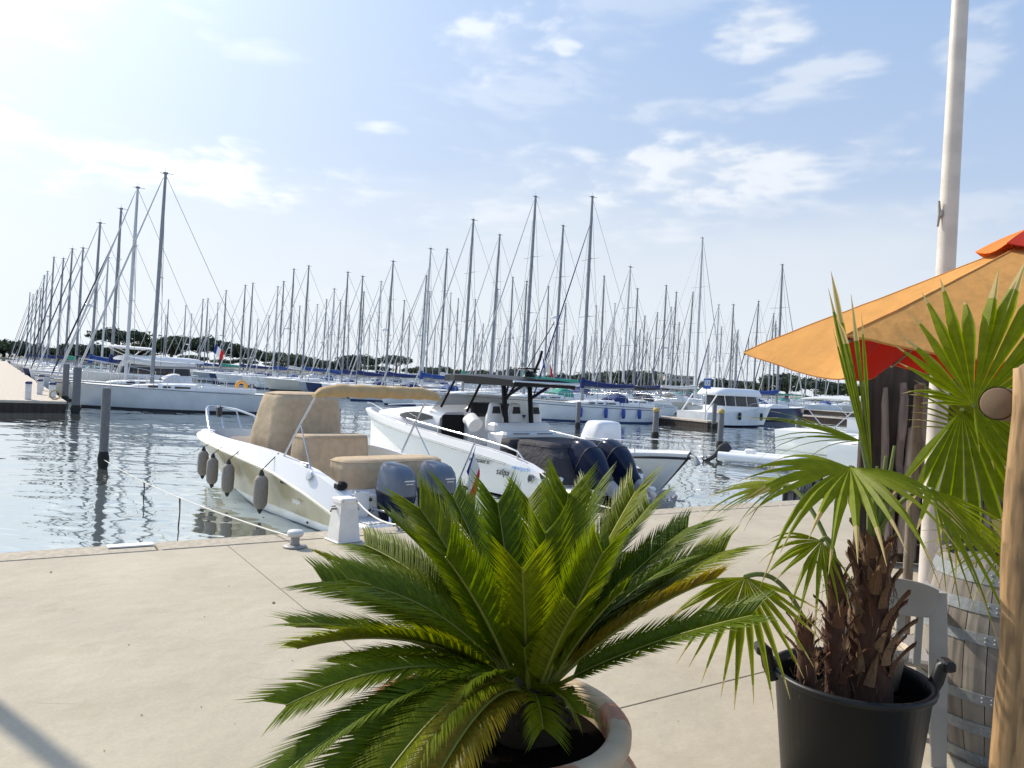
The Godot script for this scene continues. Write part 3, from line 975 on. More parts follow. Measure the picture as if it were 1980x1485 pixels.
func rounded(w: float, d: float, y: float, zc: float, r := 0.25, n := 40, jitter := 0.0, seed_ := 0.0) -> PackedVector3Array:
	# a superellipse ring
	var ring := PackedVector3Array()
	var e := lerpf(1.0, 0.28, 1.0 - r)
	for k in n:
		var a := TAU * k / n
		var x := signf(cos(a)) * pow(absf(cos(a)), e)
		var z := signf(sin(a)) * pow(absf(sin(a)), e)
		var j := 1.0 + jitter * nz.get_noise_3d(x * 1.6 + seed_, y * 1.2, z * 1.6)
		ring.append(Vector3(x * w * j, y, zc + z * d * j))
	return ring

func outboard(parent: Node3D, at: Vector3, tilt: float, cowl_m: Material, low_m: Material, leg_m: Material, k := 1.0, plate := true) -> void:
	var root := Node3D.new()
	root.name = named("outboard_motor", parent)
	parent.add_child(root, true)
	root.position = at
	root.rotation.x = tilt
	root.scale = Vector3.ONE * k
	var b := B.new()
	var rings := []
	for q in [[0.298, 0.216, 0.323, 0.03], [0.34, 0.212, 0.318, 0.03], [0.50, 0.20, 0.315, 0.03], [0.60, 0.185, 0.29, 0.015], [0.67, 0.155, 0.245, -0.01], [0.70, 0.11, 0.18, -0.03], [0.71, 0.03, 0.05, -0.04]]:
		rings.append(rounded(q[1], q[2], q[0], q[3], 0.42, 28))
	b.loft(rings)
	obj(b, "cowling", cowl_m, root)
	b = B.new()
	rings = []
	for q in [[-0.34, 0.075, 0.14, 0.0], [-0.22, 0.10, 0.17, 0.0], [-0.08, 0.15, 0.235, 0.0], [0.06, 0.195, 0.285, 0.015], [0.20, 0.212, 0.315, 0.03], [0.296, 0.218, 0.325, 0.03]]:
		rings.append(rounded(q[1], q[2], q[0], q[3], 0.45, 28))
	b.loft(rings)
	obj(b, "lower_cowling", low_m, root)
	b = B.new()
	b.loft([rounded(0.221, 0.329, 0.286, 0.03, 0.42, 28), rounded(0.223, 0.331, 0.297, 0.03, 0.42, 28), rounded(0.219, 0.326, 0.308, 0.03, 0.42, 28)])
	obj(b, "cowl_seal", M.black_matte, root)
	b = B.new()
	rings = []
	for q in [[-1.05, 0.035, 0.11, 0.05], [-0.85, 0.045, 0.12, 0.03], [-0.5, 0.06, 0.13, 0.0], [-0.335, 0.072, 0.135, 0.0]]:
		rings.append(rounded(q[1], q[2], q[0], q[3], 0.7, 16))
	b.loft(rings)
	b.box(Vector3(0, -0.84, 0.08), Vector3(0.20, 0.018, 0.42), 0.006)
	obj(b, "leg", leg_m, root)
	b = B.new()
	b.tube([Vector3(0, -1.1, -0.24), Vector3(0, -1.1, -0.16), Vector3(0, -1.1, 0.1), Vector3(0, -1.1, 0.26)], [0.012, 0.05, 0.062, 0.045], 12)
	b.loft([PackedVector3Array([Vector3(-0.012, -1.14, -0.1), Vector3(0.012, -1.14, -0.1), Vector3(0.012, -1.14, 0.12), Vector3(-0.012, -1.14, 0.12)]), PackedVector3Array([Vector3(-0.005, -1.34, 0.02), Vector3(0.005, -1.34, 0.02), Vector3(0.005, -1.34, 0.13), Vector3(-0.005, -1.34, 0.13)])], true, true, true, -1)
	obj(b, "gearcase", leg_m, root)
	b = B.new()
	for j in 3:
		var a := TAU * j / 3.0
		var rx := Basis(Vector3.BACK, a)
		var grid := []
		for i in 4:
			var row := []
			for w in 4:
				var rr := lerpf(0.05, 0.19, i / 3.0)
				var ww := (w / 3.0 - 0.5) * 0.16 * sin(PI * (0.25 + 0.62 * i / 3.0))
				row.append(rx * Vector3(ww, rr, 0.30 + ww * 0.75))
			grid.append(row)
		b.shell(grid, Vector3(0, 0, 0.008))
	b.tube([Vector3(0, -0.0, 0.24), Vector3(0, 0, 0.38)], [0.055, 0.03], 10)
	var pr := obj(b, "propeller", M.motor_leg, root)
	pr.position = Vector3(0, -1.1, 0)
	b = B.new()
	for s in [-1.0, 1.0]:
		b.box(Vector3(s * 0.12, -0.25, -0.30), Vector3(0.045, 0.42, 0.22), 0.01)
	b.box(Vector3(0, -0.2, -0.27), Vector3(0.22, 0.12, 0.14), 0.02)
	obj(b, "bracket", low_m, root)
	if plate:
		# the maker's lettering is too small to read: two pale bars across the back of the cowl
		for q in [[0.53, 0.020, 0.17], [0.49, 0.014, 0.13]]:
			b = B.new()
			b.box(Vector3(0, q[0], 0.352 - (q[0] - 0.49) * 0.35), Vector3(q[2], q[1], 0.008), 0.002)
			obj(b, "cowl_decal", M.text_silver, root)

func text(parent: Node3D, words: String, called: String, m: Material, size: float, at: Vector3, basis: Basis) -> void:
	var tm := TextMesh.new()
	tm.text = words
	tm.font_size = 48
	tm.pixel_size = size / 48.0
	tm.depth = 0.006
	var f := SystemFont.new()
	f.font_names = PackedStringArray(["Droid Sans"])
	f.font_weight = 700
	tm.font = f
	var o := obj(tm, called, m, parent)
	o.transform = Transform3D(basis, at)

func steel_tube(parent: Node3D, called: String, pts: Array, r: float, m: Material = null) -> MeshInstance3D:
	var b := B.new()
	b.tube(pts, r, 8)
	return obj(b, called, m if m else M.steel, parent)

func drape(parent: Node3D, called: String, m: Material, levels: Array, seed_: float, jitter := 0.05, n := 84) -> MeshInstance3D:
	# cloth over a block: levels [y, half width, half depth, z centre, squareness]; slack folds and creases run down and across
	var b := B.new()
	var rings := []
	var piping := []
	var steps := 5
	for i in levels.size() - 1:
		for e in (steps if i < levels.size() - 3 else 2):
			var k := float(e) / (steps if i < levels.size() - 3 else 2)
			var p: Array = levels[i]
			var q: Array = levels[i + 1]
			var y := lerpf(p[0], q[0], k)
			var ring := rounded(lerpf(p[1], q[1], k), lerpf(p[2], q[2], k), y, lerpf(p[3], q[3], k), lerpf(p[4], q[4], k), n)
			var down := clampf((levels[levels.size() - 3][0] - y) / maxf(0.2, levels[levels.size() - 3][0] - levels[0][0]), 0.0, 1.0)
			for j in n:
				var v := ring[j]
				var out := Vector3(v.x, 0, v.z - lerpf(p[3], q[3], k)).normalized()
				var fold := nz.get_noise_3d(v.x * 3.2 + seed_, y * 0.7, v.z * 3.2) * (0.25 + 0.75 * down)
				var diag := 1.0 - absf(nz.get_noise_3d(v.x * 1.6 + y * 1.9 + seed_ * 2.0, y * 1.2 - v.z * 1.5, v.z * 1.1)) * 2.2
				ring[j] = v + out * (fold * jitter * 0.42 + maxf(0.0, diag) * jitter * 0.16) + Vector3(0, fold * jitter * 0.12, 0)
			rings.append(ring)
			if i == levels.size() - 3 and e == 0:
				for j in range(0, n + 1, 2):
					var v := ring[j % n]
					piping.append(v + Vector3(v.x, 0, v.z - p[3]).normalized() * 0.004)
	b.loft(rings, true, true, true)
	var o := obj(b, called, m, parent)
	b = B.new()
	b.tube(piping, 0.007, 5, 1, false)
	obj(b, "piping", m, o)
	return o

func beige_boat() -> Node3D:
	var t := thing("motorboat", "open motorboat with beige hull sides and sand canvas covers, stern to quay", "motorboat", Vector3(-4.02, WL, -13.72), deg_to_rad(43.0))
	t.scale = Vector3.ONE * 0.95
	var ts := [0.0, 0.05, 0.15, 0.3, 0.45, 0.6, 0.75, 0.88, 0.95, 1.0]
	var L := hull_lines(ts, [
		{"z0": -3.62, "z1": 4.1, "y": [0.90, 0.95, 1.0, 1.02, 1.02, 1.02, 0.98, 0.86, 0.73, 0.60], "b": [0.03, 0.22, 0.52, 0.88, 1.07, 1.14, 1.15, 1.13, 1.10, 1.06]},
		{"z0": -3.66, "z1": 4.14, "y": [0.83, 0.87, 0.90, 0.90, 0.87, 0.81, 0.72, 0.54, 0.40, 0.28], "b": [0.04, 0.26, 0.60, 0.98, 1.18, 1.25, 1.26, 1.24, 1.20, 1.16]},
		{"z0": -2.75, "z1": 4.14, "y": [0.36, 0.32, 0.28, 0.25, 0.225, 0.205, 0.18, 0.155, 0.14, 0.13], "b": [0.02, 0.14, 0.38, 0.76, 1.02, 1.12, 1.14, 1.14, 1.12, 1.10]},
		{"z0": -1.75, "z1": 4.14, "y": [0.02, 0.02, 0.02, 0.02, 0.02, 0.02, 0.02, 0.02, 0.02, 0.02], "b": [0.01, 0.10, 0.30, 0.66, 0.94, 1.04, 1.06, 1.07, 1.06, 1.05]},
		{"z0": -1.3, "z1": 4.14, "y": [-0.2, -0.25, -0.3, -0.35, -0.35, -0.35, -0.35, -0.35, -0.35, -0.35], "b": [0, 0, 0, 0, 0, 0, 0, 0, 0, 0]}])
	var b := B.new()
	hull_strip(b, L[3], L[4], Vector3(0.3, -1, 0))
	close_stern(b, L[3], L[4])
	hull_strip(b, L[2], L[3], Vector3(1, -0.2, 0), 2)
	close_stern(b, L[2], L[3])
	obj(b, "hull_bottom", M.gel, t)
	b = B.new()
	hull_strip(b, L[1], L[2], Vector3(1, -0.1, 0))
	close_stern(b, L[1], L[2])
	obj(b, "beige_topsides", M.beige, t)
	b = B.new()
	hull_strip(b, L[0], L[1], Vector3(1, 0.2, 0))
	obj(b, "bulwark", M.gel, t)
	b = B.new()
	for s in [-1.0, 1.0]:
		var pts := []
		for v in L[1]:
			pts.append(v * Vector3(s, 1, 1))
		b.tube(pts, 0.024, 6)
	obj(b, "rub_rail", M.cream_line, t)
	# capping, liner and sole
	var inn := []
	var low := []
	for v in L[0]:
		var w := maxf(0.0, v.x - 0.13)
		inn.append(Vector3(w, v.y + 0.01, v.z + (0.14 if v.x < 0.3 else 0.0)))
		low.append(Vector3(maxf(0.0, w - 0.05), 0.38, v.z + (0.25 if v.x < 0.3 else 0.0)))
	b = B.new()
	hull_strip(b, L[0], inn, Vector3.UP, 3)
	obj(b, "gunwale", M.gel, t)
	b = B.new()
	hull_strip(b, inn, low, Vector3(-1, 0, 0), 4)
	obj(b, "inner_liner", M.gel_grey, t)
	b = B.new()
	for i in low.size() - 1:
		b.quad_out(low[i], low[i + 1], low[i + 1] * Vector3(-1, 1, 1), low[i] * Vector3(-1, 1, 1), Vector3.UP, 1)
	obj(b, "cockpit_sole", M.gel_soft, t)
	b = B.new()
	b.box(Vector3(0, 0.34, 4.02), Vector3(2.12, 0.54, 0.14), 0.03)
	obj(b, "transom", M.gel, t)
	# raised foredeck with a step up to the console
	b = B.new()
	var rings := []
	for q in [[-2.6, 0.22, 0.70], [-2.0, 0.42, 0.74], [-1.2, 0.66, 0.80], [-0.75, 0.76, 0.98], [-0.45, 0.84, 1.04]]:
		rings.append(PackedVector3Array([Vector3(-q[1], 0.38, q[0]), Vector3(-q[1], q[2] - 0.06, q[0]), Vector3(-q[1] + 0.1, q[2], q[0]), Vector3(q[1] - 0.1, q[2], q[0]), Vector3(q[1], q[2] - 0.06, q[0]), Vector3(q[1], 0.38, q[0])]))
	b.loft(rings, true, true, true, -1)
	obj(b, "foredeck", M.gel, t)
	# canvas covers
	drape(t, "console_cover", M.sand_canvas, [[0.40, 0.67, 0.75, 0.50, 0.22], [0.75, 0.655, 0.71, 0.50, 0.22], [1.05, 0.66, 0.68, 0.53, 0.2], [1.40, 0.64, 0.58, 0.60, 0.2], [1.66, 0.615, 0.50, 0.65, 0.2], [1.82, 0.60, 0.45, 0.68, 0.2], [1.885, 0.57, 0.40, 0.68, 0.26], [1.92, 0.42, 0.28, 0.68, 0.4], [1.935, 0.05, 0.04, 0.68, 0.6]], 3.0, 0.085)
	drape(t, "seat_cover", M.sand_canvas, [[0.40, 0.66, 0.34, 1.80, 0.12], [0.70, 0.64, 0.32, 1.80, 0.12], [1.05, 0.62, 0.29, 1.80, 0.1], [1.22, 0.605, 0.27, 1.80, 0.1], [1.255, 0.59, 0.25, 1.80, 0.14], [1.27, 0.3, 0.1, 1.80, 0.4]], 11.0, 0.05)
	drape(t, "bench_cover", M.sand_canvas, [[0.62, 0.86, 0.22, 3.42, 0.15], [0.76, 0.88, 0.27, 3.40, 0.15], [0.90, 0.90, 0.31, 3.38, 0.15], [1.00, 0.89, 0.31, 3.36, 0.18], [1.035, 0.85, 0.27, 3.36, 0.26], [1.05, 0.4, 0.1, 3.36, 0.4]], 21.0, 0.09).position.x = 0.10
	b = B.new()
	b.box(Vector3(0.10, 0.50, 3.42), Vector3(1.62, 0.26, 0.40), 0.03)
	obj(b, "aft_bench", M.gel, t)
	# folded bimini on its frame
	b = B.new()
	rings = []
	for i in 25:
		var k := i / 24.0
		var x := lerpf(-1.08, 1.24, k)
		var e := 1.0 - pow(absf(k * 2.0 - 1.0), 9.0)
		var hh := 0.03 + 0.07 * e + 0.008 * sin(i * 1.7)
		var yc := 2.02 + 0.015 * e - 0.07 * pow(absf(k * 2.0 - 1.0), 8.0)
		var ring := PackedVector3Array()
		for j in 12:
			var a := TAU * j / 12.0
			ring.append(Vector3(x, yc + sin(a) * hh, 3.10 + cos(a) * (0.06 + 0.08 * e) + 0.012 * sin(a * 3.0 + i)))
		rings.append(ring)
	b.loft(rings)
	obj(b, "folded_bimini", M.sand_dark, t)
	for s in [-1.0, 1.0]:
		steel_tube(t, "bimini_frame", [Vector3(s * 1.10, 0.97, 2.30), Vector3(s * 1.06, 1.5, 2.7), Vector3(s * 1.02, 1.95, 3.06)], 0.016)
		steel_tube(t, "bimini_strut", [Vector3(s * 1.12, 0.87, 3.20), Vector3(s * 1.06, 1.5, 2.70)], 0.010)
	# pulpit
	var pul := []
	for q in [[-0.66, 0.99, -1.7], [-0.50, 1.30, -2.3], [-0.32, 1.40, -2.8], [-0.12, 1.43, -3.2], [0.12, 1.43, -3.2], [0.32, 1.40, -2.8], [0.50, 1.30, -2.3], [0.66, 0.99, -1.7]]:
		pul.append(Vector3(q[0], q[1], q[2]))
	steel_tube(t, "pulpit_rail", pul, 0.022)
	for q in [[-0.32, 1.40, -2.8, -0.36, -2.55], [0.32, 1.40, -2.8, 0.36, -2.55], [-0.50, 1.30, -2.3, -0.53, -2.05], [0.50, 1.30, -2.3, 0.53, -2.05], [-0.12, 1.43, -3.2, -0.15, -3.0], [0.12, 1.43, -3.2, 0.15, -3.0]]:
		steel_tube(t, "pulpit_stanchion", [Vector3(q[0], q[1], q[2]), Vector3(q[3], 0.99, q[4])], 0.015)
	b = B.new()
	b.box(Vector3(0.08, 1.33, -3.1), Vector3(0.10, 0.24, 0.14), 0.03)
	obj(b, "bow_lamp", M.black_matte, t)
	# deck fittings
	for q in [[-0.74, 1.03, -1.40], [-1.09, 0.90, 2.95], [0.74, 1.03, -1.40]]:
		b = B.new()
		b.box(Vector3(q[0], q[1], q[2]), Vector3(0.05, 0.05, 0.18), 0.015)
		b.box(Vector3(q[0], q[1] + 0.04, q[2]), Vector3(0.03, 0.025, 0.28), 0.01)
		obj(b, "cleat", M.steel, t)
	b = B.new()
	b.lathe([Vector2(0.01, 0), Vector2(0.075, 0), Vector2(0.08, 0.012), Vector2(0.06, 0.02), Vector2(0.01, 0.02)], 18)
	var cap := obj(b, "filler_cap", M.steel, t)
	cap.position = Vector3(-1.165, 0.79, 3.25)
	cap.rotation = Vector3(0, 0, deg_to_rad(72))
	b = B.new()
	b.box(Vector3(-1.02, 0.72, 3.88), Vector3(0.16, 0.12, 0.16), 0.03)
	obj(b, "stern_lamp", M.black, t)
	for k in [0.36, 0.62, 0.86]:
		var i := int(k * 26)
		b = B.new()
		b.lathe([Vector2(0.005, 0), Vector2(0.025, 0), Vector2(0.022, 0.012), Vector2(0.005, 0.012)], 10)
		var d := obj(b, "drain_fitting", M.black_matte, t)
		d.position = L[2][i].lerp(L[3][i], 0.5) * Vector3(-1, 1, 1)
		d.rotation.z = deg_to_rad(75)
	var side := Basis(Vector3.UP, -PI / 2) * Basis(Vector3.RIGHT, deg_to_rad(-3.0))
	text(t, "salpa", "hull_lettering", M.text_silver, 0.09, Vector3(-1.235, 0.385, 3.02), side)
	text(t, "SUNSIX", "model_lettering", M.text_black, 0.07, Vector3(-1.262, 0.62, 2.66), side)
	# swim platform and twin engines
	for s in [-1.0, 1.0]:
		b = B.new()
		b.box(Vector3(s * 0.86, 0.24, 4.38), Vector3(0.44, 0.10, 0.62), 0.03)
		obj(b, "swim_platform", M.gel, t)
	b = B.new()
	for i in 4:
		b.box(Vector3(-0.98 + i * 0.08, 0.302, 4.38), Vector3(0.06, 0.012, 0.5), 0.003)
	obj(b, "platform_grating", M.gel_grey, t)
	steel_tube(t, "platform_rail", [Vector3(-0.70, 0.29, 4.1), Vector3(-0.66, 0.42, 4.2), Vector3(-0.66, 0.42, 4.6), Vector3(-0.70, 0.30, 4.68)], 0.02)
	b = B.new()
	b.box(Vector3(-0.80, 0.46, 4.10), Vector3(0.26, 0.40, 0.05), 0.02)
	obj(b, "transom_gate", M.gel, t)
	for y in [0.38, 0.54]:
		b = B.new()
		b.box(Vector3(-0.68, y, 4.135), Vector3(0.045, 0.05, 0.03), 0.008)
		obj(b, "gate_hinge", M.black_matte, t)
	for s in [-1.0, 1.0]:
		outboard(t, Vector3(s * 0.36, 0.36, 4.22), deg_to_rad(6.0), M.motor_grey, M.motor_navy, M.motor_navy, 0.98)
	# courtesy flag on the starboard quarter
	steel_tube(t, "flag_staff", [Vector3(0.98, 0.62, 4.0), Vector3(1.06, 1.32, 4.28)], 0.012)
	flag(t, Vector3(1.05, 0.86, 4.12), Vector3(1.06, 1.28, 4.27), Vector3(0.02, -0.11, 0.04), 0.9)
	return t

func flag(parent: Node3D, a: Vector3, c: Vector3, fly: Vector3, droop: float) -> void:
	# tricolour: blue at the hoist, white, red at the fly, hanging in soft folds
	for k in 3:
		var grid := []
		for i in 6:
			var row := []
			for j in 5:
				var s := (k + j / 4.0)
				var h := a.lerp(c, i / 5.0)
				row.append(h + fly * s + Vector3(0.02 * sin(s * 3.0 + i * 0.4), -droop * 0.03 * s * s, 0.02 * cos(s * 2.6)))
			grid.append(row)
		var b := B.new()
		b.shell(grid, Vector3(0.002, 0, 0.002))
		obj(b, ["blue_band", "white_band", "red_band"][k], [M.flag_blue, M.flag_white, M.flag_red][k], parent)

func fender_on(label: String, at: Vector3, top: Vector3, k := 1.0) -> void:
	var t := thing("fender", label, "fender", at, 0.0, "fenders hanging along the beige boat")
	var b := B.new()
	b.lathe([Vector2(0.03, -0.27), Vector2(0.075, -0.25), Vector2(0.105, -0.19), Vector2(0.112, 0.0), Vector2(0.105, 0.18), Vector2(0.07, 0.24), Vector2(0.03, 0.26)], 18)
	obj(b, "body", M.fender, t)
	for e in [[0.24, 0.34], [-0.25, -0.34]]:
		b = B.new()
		b.lathe([Vector2(0.052, e[0]), Vector2(0.035, lerpf(e[0], e[1], 0.6)), Vector2(0.015, e[1])], 12)
		obj(b, "end_cap", M.rubber, t)
	b = B.new()
	b.tube([Vector3(0, 0.33, 0), (top - at) / k], 0.008, 5)
	obj(b, "lanyard", M.rope_dark, t)
	t.scale = Vector3.ONE * k

func white_boat() -> Node3D:
	var t := thing("motorboat", "white open motorboat with black hardtop and three helm seats", "motorboat", Vector3(-0.83, WL, -17.5), deg_to_rad(40.0))
	t.scale = Vector3.ONE * 0.96
	var ts := [0.0, 0.05, 0.15, 0.3, 0.45, 0.6, 0.75, 0.88, 0.96, 1.0]
	var L := hull_lines(ts, [
		{"z0": -4.7, "z1": 3.95, "y": [1.36, 1.36, 1.34, 1.26, 1.16, 1.06, 0.96, 0.86, 0.74, 0.62], "b": [0.05, 0.46, 0.94, 1.30, 1.44, 1.48, 1.48, 1.46, 1.44, 1.42]},
		{"z0": -4.6, "z1": 4.02, "y": [1.21, 1.21, 1.20, 1.12, 1.02, 0.92, 0.82, 0.72, 0.62, 0.52], "b": [0.04, 0.42, 0.90, 1.30, 1.46, 1.51, 1.51, 1.49, 1.47, 1.44]},
		{"z0": -4.1, "z1": 4.05, "y": [0.62, 0.60, 0.56, 0.50, 0.45, 0.42, 0.39, 0.36, 0.34, 0.33], "b": [0.02, 0.24, 0.62, 1.06, 1.30, 1.38, 1.40, 1.40, 1.38, 1.37]},
		{"z0": -3.5, "z1": 4.05, "y": [0.05, 0.05, 0.05, 0.05, 0.05, 0.05, 0.05, 0.05, 0.05, 0.05], "b": [0.01, 0.16, 0.48, 0.92, 1.20, 1.28, 1.30, 1.30, 1.29, 1.28]},
		{"z0": -3.0, "z1": 4.05, "y": [-0.3, -0.3, -0.35, -0.4, -0.4, -0.4, -0.4, -0.4, -0.4, -0.4], "b": [0, 0, 0, 0, 0, 0, 0, 0, 0, 0]}])
	var b := B.new()
	hull_strip(b, L[1], L[2], Vector3(1, -0.1, 0))
	close_stern(b, L[1], L[2])
	hull_strip(b, L[2], L[3], Vector3(1, -0.3, 0), 2)
	close_stern(b, L[2], L[3])
	obj(b, "hull", M.gel, t)
	b = B.new()
	hull_strip(b, L[3], L[4], Vector3(0.3, -1, 0))
	obj(b, "hull_bottom", M.antifoul_black, t)
	b = B.new()
	hull_strip(b, L[0], L[1], Vector3(1, 0.3, 0))
	obj(b, "bulwark", M.gel, t)
	b = B.new()
	for s in [-1.0, 1.0]:
		var pts := []
		for i in L[1].size() - 3:
			pts.append(L[1][i] * Vector3(s, 1, 1) + Vector3(s * 0.004, -0.03, 0))
		b.tube(pts, 0.012, 5)
	obj(b, "hull_stripe", M.alu_dark, t)
	var inn := []
	var low := []
	for v in L[0]:
		var w := maxf(0.0, v.x - 0.17)
		inn.append(Vector3(w, v.y + 0.015, v.z + (0.2 if v.x < 0.3 else 0.0)))
		low.append(Vector3(maxf(0.0, w - 0.03), 0.42, v.z + (0.3 if v.x < 0.3 else 0.0)))
	b = B.new()
	hull_strip(b, L[0], inn, Vector3.UP, 3)
	obj(b, "gunwale", M.gel, t)
	b = B.new()
	hull_strip(b, inn, low, Vector3(-1, 0, 0), 4)
	obj(b, "inner_liner", M.gel_soft, t)
	b = B.new()
	for i in low.size() - 1:
		b.quad_out(low[i], low[i + 1], low[i + 1] * Vector3(-1, 1, 1), low[i] * Vector3(-1, 1, 1), Vector3.UP, 1)
	obj(b, "cockpit_sole", M.gel_grey, t)
	# low cabin forward with a side window and a windscreen
	b = B.new()
	var rings := []
	for q in [[-3.9, 0.30, 1.33], [-3.0, 0.62, 1.43], [-1.9, 0.90, 1.52], [-1.0, 1.02, 1.60], [-0.35, 1.04, 1.64], [0.05, 1.02, 1.52]]:
		rings.append(PackedVector3Array([Vector3(-q[1], 0.9, q[0]), Vector3(-q[1] * 0.97, q[2] - 0.16, q[0]), Vector3(-q[1] * 0.82, q[2] - 0.02, q[0]), Vector3(0, q[2] + 0.03, q[0]), Vector3(q[1] * 0.82, q[2] - 0.02, q[0]), Vector3(q[1] * 0.97, q[2] - 0.16, q[0]), Vector3(q[1], 0.9, q[0])]))
	b.loft(rings, true, true, true, 1)
	obj(b, "cabin", M.gel, t)
	for s in [-1.0, 1.0]:
		b = B.new()
		var grid := []
		for i in 9:
			var k := i / 8.0
			var z := lerpf(-1.75, -0.2, k)
			var hh := 0.13 * sin(PI * (0.08 + 0.84 * k))
			var w := samp([-3.0, -1.9, -1.0, -0.35, 0.05], [0.62, 0.90, 1.02, 1.04, 1.02], z)
			grid.append([Vector3(s * (w * 0.985 + 0.008), 1.33 - hh * 0.8 + 0.04 * k, z), Vector3(s * (w * 0.97 + 0.008), 1.33 + hh * 0.8 + 0.04 * k, z)])
		b.shell(grid, Vector3(s * 0.006, 0, 0))
		obj(b, "cabin_window", M.glass, t)
	b = B.new()
	var gr := []
	for i in 9:
		var x := lerpf(-0.98, 0.98, i / 8.0)
		var bow := 1.0 - pow(absf(x) / 0.98, 2.0)
		gr.append([Vector3(x * 1.04, 1.50, -0.35 - 0.42 * bow), Vector3(x * 0.94, 1.92, 0.08 - 0.30 * bow)])
	b.shell(gr, Vector3(0, 0.0, 0.012))
	var glass := mk(0.10, 0.11, 0.12, 0.05)
	glass.transparency = BaseMaterial3D.TRANSPARENCY_ALPHA
	glass.albedo_color.a = 0.45
	obj(b, "windscreen", glass, t)
	# dashboard and companionway
	b = B.new()
	b.box(Vector3(0.25, 1.20, 0.22), Vector3(1.25, 0.9, 0.30), 0.05)
	obj(b, "helm_console", M.gel, t)
	b = B.new()
	b.box(Vector3(0.25, 1.60, 0.34), Vector3(1.2, 0.34, 0.14), 0.04, Basis(Vector3.RIGHT, -0.5))
	obj(b, "dashboard", M.black_matte, t)
	b = B.new()
	b.box(Vector3(-0.72, 1.10, 0.20), Vector3(0.62, 0.72, 0.06), 0.02)
	obj(b, "companionway_door", M.black, t)
	# leaning post and its three seats
	b = B.new()
	b.box(Vector3(0.05, 0.82, 1.78), Vector3(1.62, 0.80, 0.62), 0.06)
	b.box(Vector3(0.05, 1.28, 1.62), Vector3(1.60, 0.22, 0.32), 0.05)
	obj(b, "leaning_post", M.gel_soft, t)
	b = B.new()
	b.box(Vector3(-0.30, 1.19, 2.098), Vector3(0.46, 0.022, 0.012), 0.004)
	b.box(Vector3(0.38, 1.19, 2.098), Vector3(0.46, 0.022, 0.012), 0.004)
	obj(b, "locker_handle", M.alu_dark, t)
	b = B.new()
	b.box(Vector3(-0.60, 0.98, 2.096), Vector3(0.03, 0.09, 0.012), 0.004)
	obj(b, "latch", M.black_matte, t)
	for x in [-0.52, 0.05, 0.62]:
		b = B.new()
		rings = []
		for q in [[1.20, 0.19, 0.09], [1.40, 0.21, 0.085], [1.52, 0.205, 0.075], [1.62, 0.165, 0.065], [1.75, 0.145, 0.055], [1.80, 0.12, 0.04], [1.81, 0.03, 0.01]]:
			rings.append(rounded(q[1], q[2], q[0], 1.42, 0.3, 24))
		b.loft(rings)
		var seat := obj(b, "seat_back", M.gel_soft, t)
		seat.position.x = x
		b = B.new()
		b.loft([PackedVector3Array([Vector3(-0.115, 1.58, 1.49), Vector3(0.115, 1.58, 1.49), Vector3(0.115, 1.58, 1.505), Vector3(-0.115, 1.58, 1.505)]), PackedVector3Array([Vector3(-0.085, 1.73, 1.475), Vector3(0.085, 1.73, 1.475), Vector3(0.085, 1.73, 1.49), Vector3(-0.085, 1.73, 1.49)])], true, true, true, -1)
		obj(b, "seat_opening", M.grey_canvas, seat)
	b = B.new()
	b.tube([Vector3(-0.92, 1.30, 1.30), Vector3(-0.90, 1.42, 1.10), Vector3(-0.88, 1.38, 0.92)], [0.17, 0.15, 0.10], 12)
	obj(b, "bolster", M.gel, t)
	# black hardtop on its posts
	b = B.new()
	var g2 := []
	for i in 9:
		var row := []
		var k := i / 8.0
		for j in 9:
			var x := lerpf(-0.88, 0.88, j / 8.0) * (0.72 + 0.28 * smoothstep(0.0, 0.3, k))
			row.append(Vector3(x, 2.36 + 0.05 * (1.0 - pow(j / 4.0 - 1.0, 2.0)) + 0.03 * sin(PI * k) - 0.05 * k, lerpf(-0.35, 2.45, k)))
		g2.append(row)
	b.shell(g2, Vector3(0, -0.14, 0))
	obj(b, "hardtop", M.black, t)
	b = B.new()
	b.box(Vector3(0, 2.215, 1.55), Vector3(1.66, 0.05, 1.8), 0.015)
	obj(b, "hardtop_frame", M.black_matte, t)
	steel_tube(t, "light_bar", [Vector3(-0.92, 2.285, 2.49), Vector3(0.95, 2.285, 2.49)], 0.028)
	for x in [-0.36, 0.36]:
		steel_tube(t, "hardtop_post", [Vector3(x, 1.32, 1.66), Vector3(x * 1.05, 2.26, 1.50)], 0.055, M.black)
		steel_tube(t, "hardtop_brace", [Vector3(x * 1.03, 1.92, 1.56), Vector3(x * 1.05, 2.24, 2.2)], 0.035, M.black)
		steel_tube(t, "front_post", [Vector3(x * 2.5, 1.62, -0.05), Vector3(x * 2.2, 2.28, 0.30)], 0.028, M.black)
		steel_tube(t, "console_post", [Vector3(x * 1.3, 1.55, 0.36), Vector3(x * 1.4, 2.26, 0.9)], 0.03, M.black)
	# navigation mast
	b = B.new()
	b.loft([rounded(0.16, 0.12, 2.40, 1.9, 0.5, 16), rounded(0.10, 0.08, 2.46, 1.9, 0.5, 16), rounded(0.07, 0.06, 2.52, 1.92, 0.5, 16)])
	b.box(Vector3(0, 2.58, 1.88), Vector3(0.42, 0.03, 0.28), 0.01)
	obj(b, "antenna_base", M.black, t)
	steel_tube(t, "navigation_mast", [Vector3(0.10, 2.50, 1.95), Vector3(0.16, 2.80, 2.05), Vector3(0.18, 2.98, 2.08)], 0.03, M.black)
	steel_tube(t, "whip_antenna", [Vector3(-0.12, 2.5, 1.9), Vector3(0.25, 3.6, 2.35)], 0.010, M.black)
	flag(t, Vector3(0.20, 2.62, 2.10), Vector3(0.18, 2.86, 2.06), Vector3(0.10, -0.045, 0.02), 0.6)
